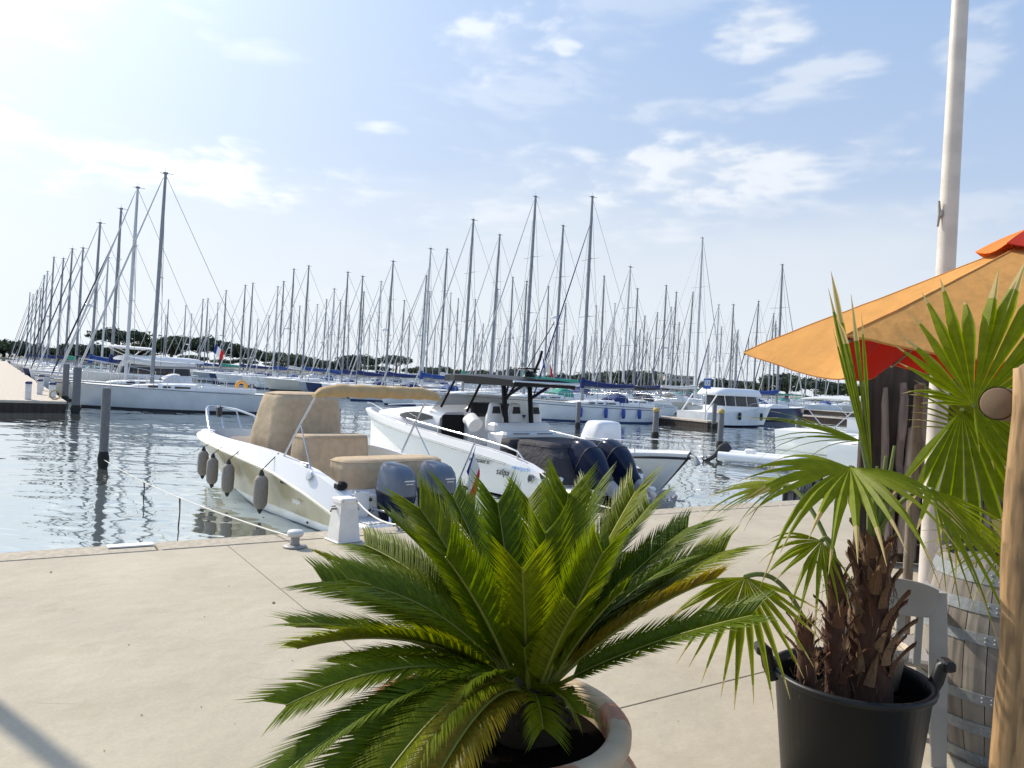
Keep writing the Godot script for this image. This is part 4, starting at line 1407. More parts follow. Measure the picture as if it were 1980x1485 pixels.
	# side rails
	for s in [-1.0, 1.0]:
		var pts := []
		var posts := []
		for i in range(12, 25):
			var v: Vector3 = L[0][i] * Vector3(s, 1, 1) + Vector3(-s * 0.06, 0, 0)
			pts.append(v + Vector3(0, 0.16, 0))
			if i % 4 == 0:
				posts.append(v)
		pts.append(pts[pts.size() - 1] + Vector3(0, -0.12, 0.16))
		steel_tube(t, "side_rail", pts, 0.017)
		for v in posts:
			steel_tube(t, "rail_post", [v, v + Vector3(0, 0.16, 0)], 0.013)
		var bow := []
		for i in range(1, 11):
			bow.append(L[0][i] * Vector3(s, 1, 1) + Vector3(-s * 0.05, 0.10 + 0.12 * sin(PI * (i - 1) / 9.0), 0))
		steel_tube(t, "bow_rail", bow, 0.014)
	# dark canvas over the aft sunbeds
	var c1 := drape(t, "aft_cover", M.grey_canvas, [[0.40, 1.16, 0.80, 3.34, 0.10], [0.62, 1.12, 0.76, 3.30, 0.10], [0.85, 1.07, 0.70, 3.24, 0.10], [1.05, 1.0, 0.60, 3.12, 0.10], [1.12, 0.97, 0.55, 3.10, 0.14], [1.14, 0.5, 0.3, 3.08, 0.3]], 5.0, 0.10)
	c1.position.x = 0.10
	var c2 := drape(t, "bench_cover", M.grey_canvas, [[0.60, 0.98, 0.26, 2.30, 0.12], [0.9, 0.97, 0.25, 2.30, 0.12], [1.10, 0.94, 0.22, 2.30, 0.14], [1.13, 0.6, 0.12, 2.30, 0.3]], 8.0, 0.10)
	c2.position.x = 0.06
	b = B.new()
	for i in 9:
		var a := -1.0 + i * 0.25
		b.tube([Vector3(a, 1.13 + 0.01 * sin(i * 2.0), 2.56), Vector3(a * 1.02, 1.15, 3.1), Vector3(a * 1.04, 1.12, 3.64)], 0.012, 5)
	# transom, text, emblem
	b = B.new()
	b.box(Vector3(0, 0.36, 3.99), Vector3(2.7, 0.36, 0.10), 0.03)
	obj(b, "transom", M.gel, t)
	b = B.new()
	b.box(Vector3(0, 0.30, 4.36), Vector3(2.2, 0.10, 0.62), 0.03)
	obj(b, "swim_platform", M.gel, t)
	var side := Basis(Vector3.UP, -PI / 2) * Basis(Vector3.RIGHT, deg_to_rad(-9.0))
	text(t, "salpa", "hull_lettering", M.text_black, 0.155, Vector3(-1.487, 0.52, 2.98), side)
	text(t, "AVANTGARDE 35", "model_lettering", M.text_black, 0.085, Vector3(-1.515, 0.66, 2.25), side)
	text(t, "avantgarde", "brand_script", M.text_blue, 0.10, Vector3(-1.50, 0.66, 3.52), side)
	b = B.new()
	b.lathe([Vector2(0.085, -0.004), Vector2(0.085, 0.006), Vector2(0.062, 0.006), Vector2(0.062, -0.004)], 22)
	var em := obj(b, "emblem_ring", M.alu_dark, t)
	em.position = Vector3(-1.475, 0.50, 3.78)
	em.rotation.z = deg_to_rad(82)
	text(t, "S", "emblem_letter", M.text_black, 0.10, Vector3(-1.475, 0.46, 3.78), side)
	for q in [[-1.50, 0.80, -1.6], [-1.52, 0.55, 0.0]]:
		pass
	for x in [-0.38, 0.38]:
		outboard(t, Vector3(x, 0.62, 4.42), deg_to_rad(-60.0), M.motor_navy, M.motor_navy, M.motor_leg, 1.12, false)
	return t

func small_white_boat() -> void:
	# bow towards the quay
	var t := thing("dinghy", "small white open boat with tall white engine cover, bow to quay", "boat", quay(12.3, 6.9, WL), TH + PI - 0.02)
	var ts := [0.0, 0.08, 0.25, 0.5, 0.75, 1.0]
	var L := hull_lines(ts, [
		{"z0": -2.9, "z1": 2.3, "y": [0.86, 0.84, 0.76, 0.68, 0.63, 0.60], "b": [0.06, 0.46, 0.82, 1.0, 1.0, 0.94]},
		{"z0": -2.85, "z1": 2.3, "y": [0.76, 0.74, 0.66, 0.58, 0.53, 0.50], "b": [0.05, 0.46, 0.84, 1.02, 1.02, 0.96]},
		{"z0": -2.1, "z1": 2.3, "y": [0.0, 0.0, 0.0, 0.0, 0.0, 0.0], "b": [0.02, 0.18, 0.5, 0.8, 0.86, 0.84]},
		{"z0": -1.8, "z1": 2.3, "y": [-0.2, -0.25, -0.25, -0.25, -0.25, -0.25], "b": [0, 0, 0, 0, 0, 0]}], 18)
	var b := B.new()
	hull_strip(b, L[1], L[2], Vector3(1, -0.2, 0))
	hull_strip(b, L[2], L[3], Vector3(0.3, -1, 0))
	close_stern(b, L[1], L[2])
	obj(b, "hull", M.gel, t)
	b = B.new()
	hull_strip(b, L[0], L[1], Vector3(1, 0.1, 0))
	obj(b, "bulwark", M.gel, t)
	b = B.new()
	for s in [-1.0, 1.0]:
		var pts := []
		for v in L[1]:
			pts.append(v * Vector3(s, 1, 1))
		b.tube(pts, 0.03, 6)
	obj(b, "rub_rail", M.rubber, t)
	b = B.new()
	for i in L[0].size() - 1:
		var a: Vector3 = L[0][i]
		var c: Vector3 = L[0][i + 1]
		for s in [-1.0, 1.0]:
			b.quad_out(a * Vector3(s, 1, 1), c * Vector3(s, 1, 1), Vector3(0, c.y + 0.06, c.z), Vector3(0, a.y + 0.06, a.z), Vector3.UP, 1)
	obj(b, "deck", M.gel, t)
	b = B.new()
	b.loft([rounded(0.44, 0.40, 0.66, 0.1, 0.3, 28), rounded(0.43, 0.38, 1.0, 0.06, 0.3, 28), rounded(0.37, 0.33, 1.28, 0.0, 0.3, 28), rounded(0.33, 0.29, 1.34, 0.0, 0.35, 28), rounded(0.2, 0.18, 1.36, 0.0, 0.4, 28)])
	obj(b, "engine_cover", M.hull_white, t)
	for s in [-1.0, 1.0]:
		steel_tube(t, "bow_rail", [Vector3(s * 0.95, 0.68, -0.4), Vector3(s * 0.93, 0.98, -0.5), Vector3(s * 0.80, 1.02, -1.3), Vector3(s * 0.55, 1.06, -2.1)], 0.014)
		for z in [-1.1, -1.9]:
			var w := samp([-2.9, -2.2, -1.6, -0.3], [0.06, 0.55, 0.82, 1.0], z) * 0.92
			steel_tube(t, "rail_post", [Vector3(s * w, 0.74, z), Vector3(s * w, 1.02, z)], 0.012)
	b = B.new()
	b.tube([Vector3(0, 0.84, -2.8), Vector3(0, 0.80, -3.05), Vector3(0, 0.66, -3.14)], [0.035, 0.05, 0.07], 8)
	obj(b, "bow_roller", M.motor_leg, t)
	b = B.new()
	b.lathe([Vector2(0.02, -0.05), Vector2(0.10, -0.045), Vector2(0.12, 0), Vector2(0.10, 0.045), Vector2(0.02, 0.05)], 14)
	var f := obj(b, "tyre_fender", M.rubber, t)
	f.position = Vector3(0.72, 0.42, -1.5)
	f.rotation.z = PI / 2

func side_boats() -> void:
	# boats half hidden behind the palms on the right
	var t := thing("rigid_inflatable", "small white boat with dark shrouded outboard beyond the jetty stakes", "boat", quay(19.6, 8.0, WL), TH + PI + 0.5)
	t.scale = Vector3.ONE * 0.62
	var b := B.new()
	var pts := []
	for i in 17:
		var k := i / 16.0
		var a := lerpf(-PI * 0.5, PI * 0.5, clampf((k - 0.28) / 0.44, 0.0, 1.0))
		var z := (1.9 - 3.2 * k / 0.28 if k < 0.28 else (-1.3 - cos(a) * 0.9 if k < 0.72 else -1.3 + 3.2 * (k - 0.72) / 0.28))
		pts.append(Vector3(sin(a) * 0.78, 0.38 + 0.14 * smoothstep(0.0, 1.0, cos(a)), z))
	b.tube(pts, 0.23, 12)
	obj(b, "inflatable_tube", M.gel, t)
	b = B.new()
	b.box(Vector3(0, 0.22, 0.2), Vector3(1.2, 0.12, 3.2), 0.03)
	obj(b, "floor", M.gel_grey, t)
	b = B.new()
	b.box(Vector3(0, 0.55, 0.5), Vector3(0.6, 0.5, 0.5), 0.06)
	obj(b, "console", M.gel, t)
	b = B.new()
	b.box(Vector3(0, 0.36, 1.72), Vector3(1.2, 0.46, 0.08), 0.02)
	obj(b, "transom", M.dark_wood, t)
	outboard(t, Vector3(0, 0.52, 2.0), deg_to_rad(-50.0), M.grey_canvas, M.black_matte, M.rubber, 0.85, false)
	var w := thing("motorboat", "white motorboat under a pale tonneau cover behind the fan palm", "motorboat", quay(23.2, 4.6, WL), TH + PI + 0.1)
	var ts := [0.0, 0.08, 0.25, 0.5, 0.75, 1.0]
	var L := hull_lines(ts, [
		{"z0": -3.1, "z1": 2.8, "y": [1.0, 0.98, 0.92, 0.84, 0.80, 0.78], "b": [0.05, 0.5, 0.95, 1.15, 1.15, 1.1]},
		{"z0": -2.3, "z1": 2.8, "y": [0.02, 0.02, 0.02, 0.02, 0.02, 0.02], "b": [0.02, 0.2, 0.6, 0.95, 1.0, 1.0]},
		{"z0": -1.8, "z1": 2.8, "y": [-0.2, -0.25, -0.3, -0.3, -0.3, -0.3], "b": [0, 0, 0, 0, 0, 0]}], 18)
	b = B.new()
	hull_strip(b, L[0], L[1], Vector3(1, -0.2, 0))
	hull_strip(b, L[1], L[2], Vector3(0.3, -1, 0))
	close_stern(b, L[0], L[1])
	obj(b, "hull", M.gel, w)
	b = B.new()
	for i in L[0].size() - 1:
		var a: Vector3 = L[0][i]
		var c: Vector3 = L[0][i + 1]
		for s in [-1.0, 1.0]:
			b.quad_out(a * Vector3(s, 1, 1), c * Vector3(s, 1, 1), Vector3(0, c.y + 0.08, c.z), Vector3(0, a.y + 0.08, a.z), Vector3.UP, 1)
	obj(b, "deck", M.gel, w)
	drape(w, "tonneau_cover", M.white_canvas, [[0.82, 1.02, 1.5, 0.9, 0.2], [0.98, 0.98, 1.42, 0.9, 0.25], [1.25, 0.72, 1.0, 0.7, 0.4], [1.42, 0.4, 0.5, 0.5, 0.6], [1.46, 0.05, 0.06, 0.5, 0.7]], 31.0, 0.12)
	# bimini frame of the boat beside it
	var q := thing("motorboat", "white motorboat with a raised pale grey bimini behind the fan palm", "motorboat", quay(27.5, 9.5, WL), TH + PI)
	L = hull_lines(ts, [
		{"z0": -3.4, "z1": 3.2, "y": [1.05, 1.02, 0.95, 0.88, 0.84, 0.82], "b": [0.05, 0.55, 1.0, 1.25, 1.25, 1.2]},
		{"z0": -2.6, "z1": 3.2, "y": [0.02, 0.02, 0.02, 0.02, 0.02, 0.02], "b": [0.02, 0.2, 0.65, 1.0, 1.1, 1.05]},
		{"z0": -2.0, "z1": 3.2, "y": [-0.2, -0.25, -0.3, -0.3, -0.3, -0.3], "b": [0, 0, 0, 0, 0, 0]}], 18)
	b = B.new()
	hull_strip(b, L[0], L[1], Vector3(1, -0.2, 0))
	hull_strip(b, L[1], L[2], Vector3(0.3, -1, 0))
	close_stern(b, L[0], L[1])
	obj(b, "hull", M.gel, q)
	b = B.new()
	for i in L[0].size() - 1:
		var a: Vector3 = L[0][i]
		var c: Vector3 = L[0][i + 1]
		for s in [-1.0, 1.0]:
			b.quad_out(a * Vector3(s, 1, 1), c * Vector3(s, 1, 1), Vector3(0, c.y + 0.08, c.z), Vector3(0, a.y + 0.08, a.z), Vector3.UP, 1)
	obj(b, "deck", M.gel, q)
	b = B.new()
	b.box(Vector3(0, 1.15, 0.2), Vector3(0.9, 0.7, 0.7), 0.08)
	obj(b, "console", M.gel, q)
	b = B.new()
	var g := []
	for i in 9:
		var row := []
		for j in 9:
			row.append(Vector3(lerpf(-1.1, 1.1, j / 8.0), 2.1 + 0.12 * sin(PI * j / 8.0) + 0.08 * sin(PI * i / 8.0), lerpf(-0.6, 2.2, i / 8.0)))
		g.append(row)
	b.shell(g, Vector3(0, -0.03, 0))
	obj(b, "bimini", M.gel_grey, q)
	for s in [-1.0, 1.0]:
		steel_tube(q, "bimini_frame", [Vector3(s * 1.15, 0.86, 0.8), Vector3(s * 1.1, 2.1, 2.15)], 0.018)
		steel_tube(q, "bimini_frame", [Vector3(s * 1.15, 0.86, 0.8), Vector3(s * 1.1, 2.1, -0.55)], 0.018)

func cabin_cruiser() -> void:
	# flat-windowed trawler yacht lying to the middle pontoon
	var t := thing("cabin_cruiser", "white trawler yacht with long dark cabin windows and overhanging roof", "motor yacht", quay(41.2, 27.6, WL), TH - PI / 2 + 0.02)
	cruiser(t, 9.2, 1.0, true)
	t.scale = Vector3.ONE * 0.88
	var u := thing("cabin_cruiser", "white flybridge cruiser lying behind the grey yacht at the left jetty", "motor yacht", quay(7.6, 41.4, WL), TH + PI / 2 + 0.05)
	cruiser(u, 8.0, 1.0, false)
	flag(u, Vector3(0.3, 3.0, 3.4), Vector3(0.3, 3.5, 3.5), Vector3(0.05, -0.08, 0.2), 1.0)

func cruiser(t: Node3D, L: float, k: float, trawler: bool) -> void:
	var ts := [0.0, 0.08, 0.25, 0.5, 0.75, 1.0]
	var H := hull_lines(ts, [
		{"z0": -0.52 * L, "z1": 0.48 * L, "y": [1.75, 1.7, 1.5, 1.2, 1.05, 1.0], "b": [0.05, 0.7, 1.3, 1.55, 1.55, 1.5]},
		{"z0": -0.42 * L, "z1": 0.48 * L, "y": [0.1, 0.1, 0.1, 0.1, 0.1, 0.1], "b": [0.02, 0.3, 0.9, 1.35, 1.4, 1.38]},
		{"z0": -0.36 * L, "z1": 0.48 * L, "y": [-0.3, -0.3, -0.4, -0.4, -0.4, -0.4], "b": [0, 0, 0, 0, 0, 0]}], 18)
	var b := B.new()
	hull_strip(b, H[0], H[1], Vector3(1, -0.2, 0))
	close_stern(b, H[0], H[1])
	obj(b, "hull", M.hull_white, t)
	b = B.new()
	hull_strip(b, H[1], H[2], Vector3(0.3, -1, 0))
	close_stern(b, H[1], H[2])
	obj(b, "antifouling", M.antifoul, t)
	b = B.new()
	for i in H[0].size() - 1:
		var a: Vector3 = H[0][i]
		var c: Vector3 = H[0][i + 1]
		b.quad_out(a, c, c * Vector3(-1, 1, 1), a * Vector3(-1, 1, 1), Vector3.UP, 1)
	obj(b, "deck", M.gel_soft, t)
	# cabin: lower white wall, dark window band, roof
	var z0 := -0.22 * L
	var z1 := 0.24 * L
	b = B.new()
	b.loft([rounded(1.22, (z1 - z0) / 2 + 0.3, 1.0, (z0 + z1) / 2 - 0.15, 0.12, 28), rounded(1.18, (z1 - z0) / 2 + 0.15, 1.5, (z0 + z1) / 2 - 0.08, 0.12, 28)])
	obj(b, "cabin_wall", M.gel, t)
	b = B.new()
	b.loft([rounded(1.16, (z1 - z0) / 2 + 0.12, 1.5, (z0 + z1) / 2 - 0.06, 0.12, 28), rounded(1.06, (z1 - z0) / 2 - 0.12, 2.25, (z0 + z1) / 2 + 0.06, 0.12, 28)])
	obj(b, "window_band", M.glass, t)
	for s in [-1.0, 1.0]:
		for kk in [0.1, 0.42, 0.72, 0.98]:
			b = B.new()
			var z := lerpf(z0 - 0.1, z1, kk)
			b.tube([Vector3(s * 1.175, 1.48, z), Vector3(s * 1.075, 2.26, z + 0.1)], 0.03, 6)
			obj(b, "window_post", M.gel, t)
	b = B.new()
	b.loft([rounded(1.30, (z1 - z0) / 2 + 0.45, 2.25, (z0 + z1) / 2 + 0.25, 0.15, 28), rounded(1.34, (z1 - z0) / 2 + 0.5, 2.34, (z0 + z1) / 2 + 0.25, 0.15, 28), rounded(1.22, (z1 - z0) / 2 + 0.2, 2.75 if trawler else 2.5, (z0 + z1) / 2 + 0.2, 0.2, 28), rounded(0.9, (z1 - z0) / 2 - 0.4, 2.82 if trawler else 2.55, (z0 + z1) / 2 + 0.2, 0.2, 28)])
	obj(b, "roof", M.gel, t)
	if not trawler:
		b = B.new()
		var g := []
		for i in 7:
			var row := []
			for j in 7:
				row.append(Vector3(lerpf(-1.25, 1.25, j / 6.0), 3.0 + 0.08 * sin(PI * j / 6.0) - 0.05 * i / 6.0, lerpf(-2.3, -0.2, i / 6.0)))
			g.append(row)
		b.shell(g, Vector3(0, -0.07, 0))
		obj(b, "bimini", M.gel, t)
		for s in [-1.0, 1.0]:
			steel_tube(t, "bimini_frame", [Vector3(s * 1.1, 2.4, -1.0), Vector3(s * 1.15, 2.95, -2.2)], 0.02)
			steel_tube(t, "bimini_frame", [Vector3(s * 1.1, 2.4, -1.0), Vector3(s * 1.15, 2.95, -0.3)], 0.02)
	else:
		b = B.new()
		b.box(Vector3(1.236, 2.5, z1 - 1.4), Vector3(0.02, 0.10, 1.4), 0.004, Basis(Vector3.BACK, 0.25))
		obj(b, "roof_stripe", M.stripe, t)
		for s in [-1.0, 1.0]:
			steel_tube(t, "aft_post", [Vector3(s * 1.15, 1.0, 0.46 * L), Vector3(s * 1.15, 2.28, 0.34 * L)], 0.05, M.gel)
	# fenders and rails
	for z in [-0.15 * L, 0.12 * L]:
		for s in [-1.0, 1.0]:
			b = B.new()
			b.lathe([Vector2(0.02, -0.3), Vector2(0.11, -0.25), Vector2(0.12, 0), Vector2(0.11, 0.22), Vector2(0.02, 0.28)], 10, Vector3(s * 1.66, 0.8, z))
			obj(b, "fender", M.black_matte, t)
	for s in [-1.0, 1.0]:
		var pts := []
		for i in range(1, 10):
			pts.append(H[0][i] * Vector3(s * 0.97, 1, 1) + Vector3(0, 0.5, 0))
			if i % 2 == 1:
				steel_tube(t, "stanchion", [H[0][i] * Vector3(s * 0.97, 1, 1), H[0][i] * Vector3(s * 0.97, 1, 1) + Vector3(0, 0.5, 0)], 0.016)
		steel_tube(t, "guard_rail", pts, 0.018)

func make_motorboats() -> void:
	var bo := beige_boat()
	white_boat()
	small_white_boat()
	side_boats()
	cabin_cruiser()
	var words := ["slim taupe fender hanging nearest the bow of the beige boat", "taupe fender second from the bow of the beige boat", "taupe fender third from the bow of the beige boat", "large taupe fender hanging amidships on the beige hull"]
	var pos := [[-0.90, -0.55, -1.24, 0.56, 0.78], [-1.02, 0.10, -1.33, 0.50, 0.80], [-1.06, 0.85, -1.37, 0.47, 0.83], [-1.10, 2.12, -1.39, 0.42, 0.90]]
	for i in 4:
		var p: Array = pos[i]
		fender_on(words[i], bo.transform * Vector3(p[2], p[3], p[1] + 0.05), bo.transform * Vector3(p[0], 1.0, p[1]), p[4] * 1.05)
	# the two yachts one sees best
	sailboat(quay(6.1, 31.9, WL), TH + PI / 2 - 0.28, 8.4, 11.0, {"label": "grey-white sailing yacht with bare boom lying past the jetty end", "near": true, "hull": M.hull_grey_white, "boot": M.antifoul_black, "canvas": M.navy_canvas, "jib": M.furl_white, "hood": false, "cover": false, "stripe": false, "lean": 0.012, "masthead_rig": true, "spar": M.alu})
	sailboat(quay(29.6, 29.2, WL), TH + PI / 2 - 0.08, 9.0, 13.6, {"label": "white sailing yacht with blue fenders, blue sprayhood and navy boom cover", "near": true, "hull": M.hull_white, "canvas": M.navy_canvas, "jib": M.navy_canvas, "fenders": [-0.10, 0.08, 0.22, 0.36], "lean": 0.02, "masthead_rig": false})

# ------------------------------------------------------------------ quay furniture and moorings
func mooring_pile(label: String, at: Vector3, top: float, r: float, cap := false, lean := 0.0) -> void:
	var t := thing("mooring_pile", label, "pile", at, 0.0, "mooring piles in the harbour")
	t.rotation.z = lean
	var h := top - WL
	var b := B.new()
	b.tube([Vector3(0, 0.30, 0), Vector3(0, h - 0.04, 0), Vector3(0, h, 0)], [r, r, r * 0.85], 16)
	obj(b, "shaft", M.pile, t)
	b = B.new()
	var pts := []
	var rad := []
	for i in 12:
		pts.append(Vector3(0, -1.2 + i * 0.14, 0))
		rad.append(r * (1.10 + 0.28 * sin(i * 2.1) * (1.0 if i > 6 else 0.3)) if i < 11 else r * 1.02)
	b.tube(pts, rad, 14)
	obj(b, "weed_collar", M.pile_weed, t)
	if cap:
		b = B.new()
		b.lathe([Vector2(0.02, h), Vector2(r * 1.12, h), Vector2(r * 1.12, h + 0.10), Vector2(r * 0.5, h + 0.16), Vector2(0.02, h + 0.17)], 14)
		obj(b, "cap", M.pile_cap, t)

func make_quay_furniture() -> void:
	# mushroom bollard
	var t := thing("bollard", "low mushroom bollard of worn iron on the quay edge", "bollard", quay(2.32, -0.60))
	var b := B.new()
	b.lathe([Vector2(0.005, 0.002), Vector2(0.105, 0.002), Vector2(0.105, 0.014), Vector2(0.06, 0.02), Vector2(0.01, 0.02)], 24)
	obj(b, "base_plate", M.iron, t)
	b = B.new()
	b.lathe([Vector2(0.04, 0.015), Vector2(0.045, 0.02), Vector2(0.038, 0.05), Vector2(0.040, 0.105)], 20)
	obj(b, "stem", M.iron, t)
	b = B.new()
	b.lathe([Vector2(0.01, 0.098), Vector2(0.062, 0.10), Vector2(0.072, 0.115), Vector2(0.072, 0.14), Vector2(0.062, 0.152), Vector2(0.01, 0.158)], 24)
	obj(b, "head", M.gel_grey, t)
	# service pedestal with taps
	t = thing("service_pedestal", "white tapered water pedestal with brass taps on the quay edge", "pedestal", quay(2.83, -0.47), TH + 0.12)
	b = B.new()
	b.loft([PackedVector3Array([Vector3(-0.115, 0.003, -0.115), Vector3(0.115, 0.003, -0.115), Vector3(0.115, 0.003, 0.115), Vector3(-0.115, 0.003, 0.115)]), PackedVector3Array([Vector3(-0.085, 0.36, -0.085), Vector3(0.085, 0.36, -0.085), Vector3(0.085, 0.36, 0.085), Vector3(-0.085, 0.36, 0.085)])], true, true, true, -1)
	obj(b, "casing", M.white_paint, t)
	b = B.new()
	b.box(Vector3(0, 0.385, 0), Vector3(0.185, 0.05, 0.185), 0.008)
	obj(b, "lid", M.white_paint, t)
	b = B.new()
	b.box(Vector3(0, 0.008, 0), Vector3(0.27, 0.012, 0.27), 0.004)
	obj(b, "foot_plate", M.white_paint, t)
	for s in [-1.0, 1.0]:
		b = B.new()
		b.tube([Vector3(s * 0.088, 0.31, 0.0), Vector3(s * 0.14, 0.31, 0.0), Vector3(s * 0.15, 0.28, 0.0)], [0.012, 0.012, 0.009], 8)
		b.box(Vector3(s * 0.12, 0.335, 0.0), Vector3(0.05, 0.012, 0.02), 0.003)
		obj(b, "tap", M.iron, t)
	for s in [-1.0, 1.0]:
		b = B.new()
		b.lathe([Vector2(0.001, 0), Vector2(0.006, 0), Vector2(0.006, 0.004), Vector2(0.001, 0.004)], 8)
		var sc := obj(b, "screw", M.iron, t)
		sc.position = Vector3(s * 0.07, 0.385, 0.094)
		sc.rotation.x = PI / 2
	# white plate on the coping
	b = B.new()
	b.box(Vector3.ZERO, Vector3(0.36, 0.012, 0.12), 0.003)
	var pl := obj(b, "edge_plate", M.white_paint)
	pl.position = quay(1.04, -0.10, 0.010)
	pl.rotation.y = TH
	tag(pl, "flat white plate lying on the edge of the coping", "plate")
	# piles
	mooring_pile("single grey mooring pile standing in open water before the yacht", quay(1.91, 10.2, WL), 1.03, 0.085)
	mooring_pile("grey mooring pile at the stern of the grey-white yacht", quay(10.79, 32.3, WL), 0.78, 0.11)
	mooring_pile("shorter grey pile beside the stern pile of the grey-white yacht", quay(11.6, 30.8, WL), 0.35, 0.16)
	mooring_pile("grey pile on the corner of the left jetty", quay(2.75, 27.9, WL), 1.25, 0.15)
	mooring_pile("yellow-capped pile between the blue-fendered yacht and the trawler", quay(23.8, 16.9, WL), 0.62, 0.13, true)
	mooring_pile("yellow-capped pile rising before the trawler yacht", quay(23.0, 12.6, WL), 0.80, 0.11, true)
	mooring_pile("grey pile standing before the yacht with blue fenders", quay(24.0, 22.5, WL), 0.75, 0.11)
	mooring_pile("grey pile behind the pale bimini boat", quay(31.0, 15.0, WL), 0.55, 0.14)
	mooring_pile("pile at the end of the middle pontoon", quay(35.0, 23.6, WL), 0.9, 0.13)
	mooring_pile("dark pile half way along the left jetty", quay(2.9, 36.0, WL), 1.3, 0.14)
	# mooring lines
	rope("white mooring line from the lone pile to the quay bollard", quay(1.91, 10.2, -0.42), quay(2.33, -0.56, 0.075), 0.10, 0.008, M.rope)
	rope("mooring line from the lone pile towards the grey-white yacht", quay(1.99, 10.3, 0.20), quay(5.2, 15.0, WL - 0.05), 0.1, 0.010, M.rope)
	rope("bow line of the beige boat leading down to the water", quay(-0.05, 10.2, 0.1), quay(-1.6, 13.0, WL - 0.05), 0.05, 0.010, M.rope_dark)
	rope("stern line of the beige motorboat running to the quay edge", Vector3(-2.05, -0.02, -10.35), quay(3.55, -0.22, 0.06), 0.10, 0.010, M.rope)
	rope("port stern line of the white hardtop boat to the quay", Vector3(0.55, 0.05, -13.6), quay(6.6, -0.22, 0.06), 0.12, 0.010, M.rope)
	for q in [[3.55, "iron mooring ring plate by the beige boat's stern line"], [6.6, "iron mooring ring plate by the white hardtop boat's line"]]:
		t = thing("mooring_ring", q[1], "ring", quay(q[0], -0.22, 0.0), TH)
		b = B.new()
		b.box(Vector3(0, 0.008, 0), Vector3(0.14, 0.012, 0.09), 0.003)
		obj(b, "plate", M.iron, t)
		b = B.new()
		var rp := []
		for i in 17:
			rp.append(Vector3(cos(TAU * i / 16.0) * 0.05, 0.065 + sin(TAU * i / 16.0) * 0.05, 0))
		b.tube(rp, 0.009, 6, 1, false)
		obj(b, "ring", M.iron, t)
	for k in [[0.62, "dark weed-hung cord dangling below the white mooring line"], [0.40, "second dark cord dangling nearer the quay below the white line"]]:
		var a := quay(1.91, 10.2, -0.42).lerp(quay(2.33, -0.56, 0.075), 1.0 - k[0]) - Vector3(0, 0.10 * 4.0 * k[0] * (1.0 - k[0]), 0)
		b = B.new()
		b.tube([a, a + Vector3(0.01, (WL - a.y) * 0.5, 0), Vector3(a.x, WL - 0.02, a.z)], [0.012, 0.008, 0.010], 6)
		tag(obj(b, "hanging_cord", M.rope_dark), k[1], "cord")
	# stakes along a small landing by the right-hand boats
	t = thing("stake_fence", "row of grey stakes with rope along the quay beside the outboards", "fence", quay(11.6, 1.15, WL), TH + 0.28)
	var sm := B.new()
	sm.tube([Vector3(0, -0.7, 0), Vector3(0, 0.58, 0), Vector3(0, 0.62, 0)], [0.045, 0.045, 0.03], 9)
	var smm := sm.mesh()
	for i in 22:
		var o := obj(smm, "stake", M.pile if i % 3 else M.pile_weed, t)
		o.position = Vector3(i * 0.155, rng.randf_range(-0.05, 0.04), rng.randf_range(-0.02, 0.02))
	b = B.new()
	b.tube([Vector3(-0.05, 0.52, 0.06), Vector3(0.9, 0.47, 0.065), Vector3(1.7, 0.51, 0.065), Vector3(2.6, 0.46, 0.065), Vector3(3.4, 0.52, 0.06)], 0.02, 7)
	obj(b, "rope", M.rope_dark, t)
	b = B.new()
	b.box(Vector3(1.7, 0.50, -0.42), Vector3(3.4, 0.06, 0.60), 0.01)
	obj(b, "landing_board", M.pier, t)
	# things on the left jetty
	for q in [[1.15, 28.9, 0.62, 0.11, "white service post near the end of the left jetty"], [1.75, 34.0, 0.60, 0.11, "white service post further back on the left jetty"], [2.1, 31.2, 0.55, 0.13, "square white locker post on the left jetty edge"], [2.0, 39.0, 0.7, 0.13, "third white post far along the left jetty"]]:
		t = thing("service_post", q[4], "post", quay(q[0], q[1], WL + 0.464), TH, "service posts on the left jetty")
		b = B.new()
		b.box(Vector3(0, q[2] / 2, 0), Vector3(q[3] * 2, q[2], q[3] * 2), 0.015)
		obj(b, "casing", M.white_paint, t)
		b = B.new()
		b.box(Vector3(0, q[2] + 0.05, 0), Vector3(q[3] * 2.2, 0.10, q[3] * 2.2), 0.02)
		obj(b, "cap", M.stripe, t)
	t = thing("hose_coil", "yellow hose coiled on the left jetty beside the yacht's bow", "hose", quay(2.1, 29.3, WL + 0.47), TH)
	b = B.new()
	for k in 3:
		var pts := []
		for i in 17:
			var a := TAU * i / 16.0
			pts.append(Vector3(cos(a) * (0.17 + k * 0.012), 0.19 + sin(a) * (0.17 + k * 0.012), k * 0.03))
		b.tube(pts, 0.014, 6)
	obj(b, "coil", M.pile_cap, t)
	# sign on the middle pontoon
	t = thing("pontoon_sign", "small blue harbour sign on a pole at the middle pontoon", "sign", quay(36.0, 25.2, WL + 0.46), -0.1)
	b = B.new()
	b.tube([Vector3.ZERO, Vector3(0, 2.55, 0)], 0.035, 8)
	obj(b, "pole", M.gel_grey, t)
	b = B.new()
	b.box(Vector3(0.02, 2.2, 0.05), Vector3(0.46, 0.62, 0.03), 0.005)
	obj(b, "panel", M.sign_blue, t)
	b = B.new()
	b.box(Vector3(0.02, 2.26, 0.069), Vector3(0.34, 0.34, 0.006), 0.002)
	obj(b, "white_field", M.white_paint, t)
	b = B.new()
	b.tube([Vector3(-0.06, 2.36, 0.076), Vector3(-0.06, 2.22, 0.076), Vector3(0.02, 2.15, 0.076), Vector3(0.10, 2.22, 0.076), Vector3(0.10, 2.36, 0.076)], 0.018, 6)
	obj(b, "symbol", M.sign_blue, t)
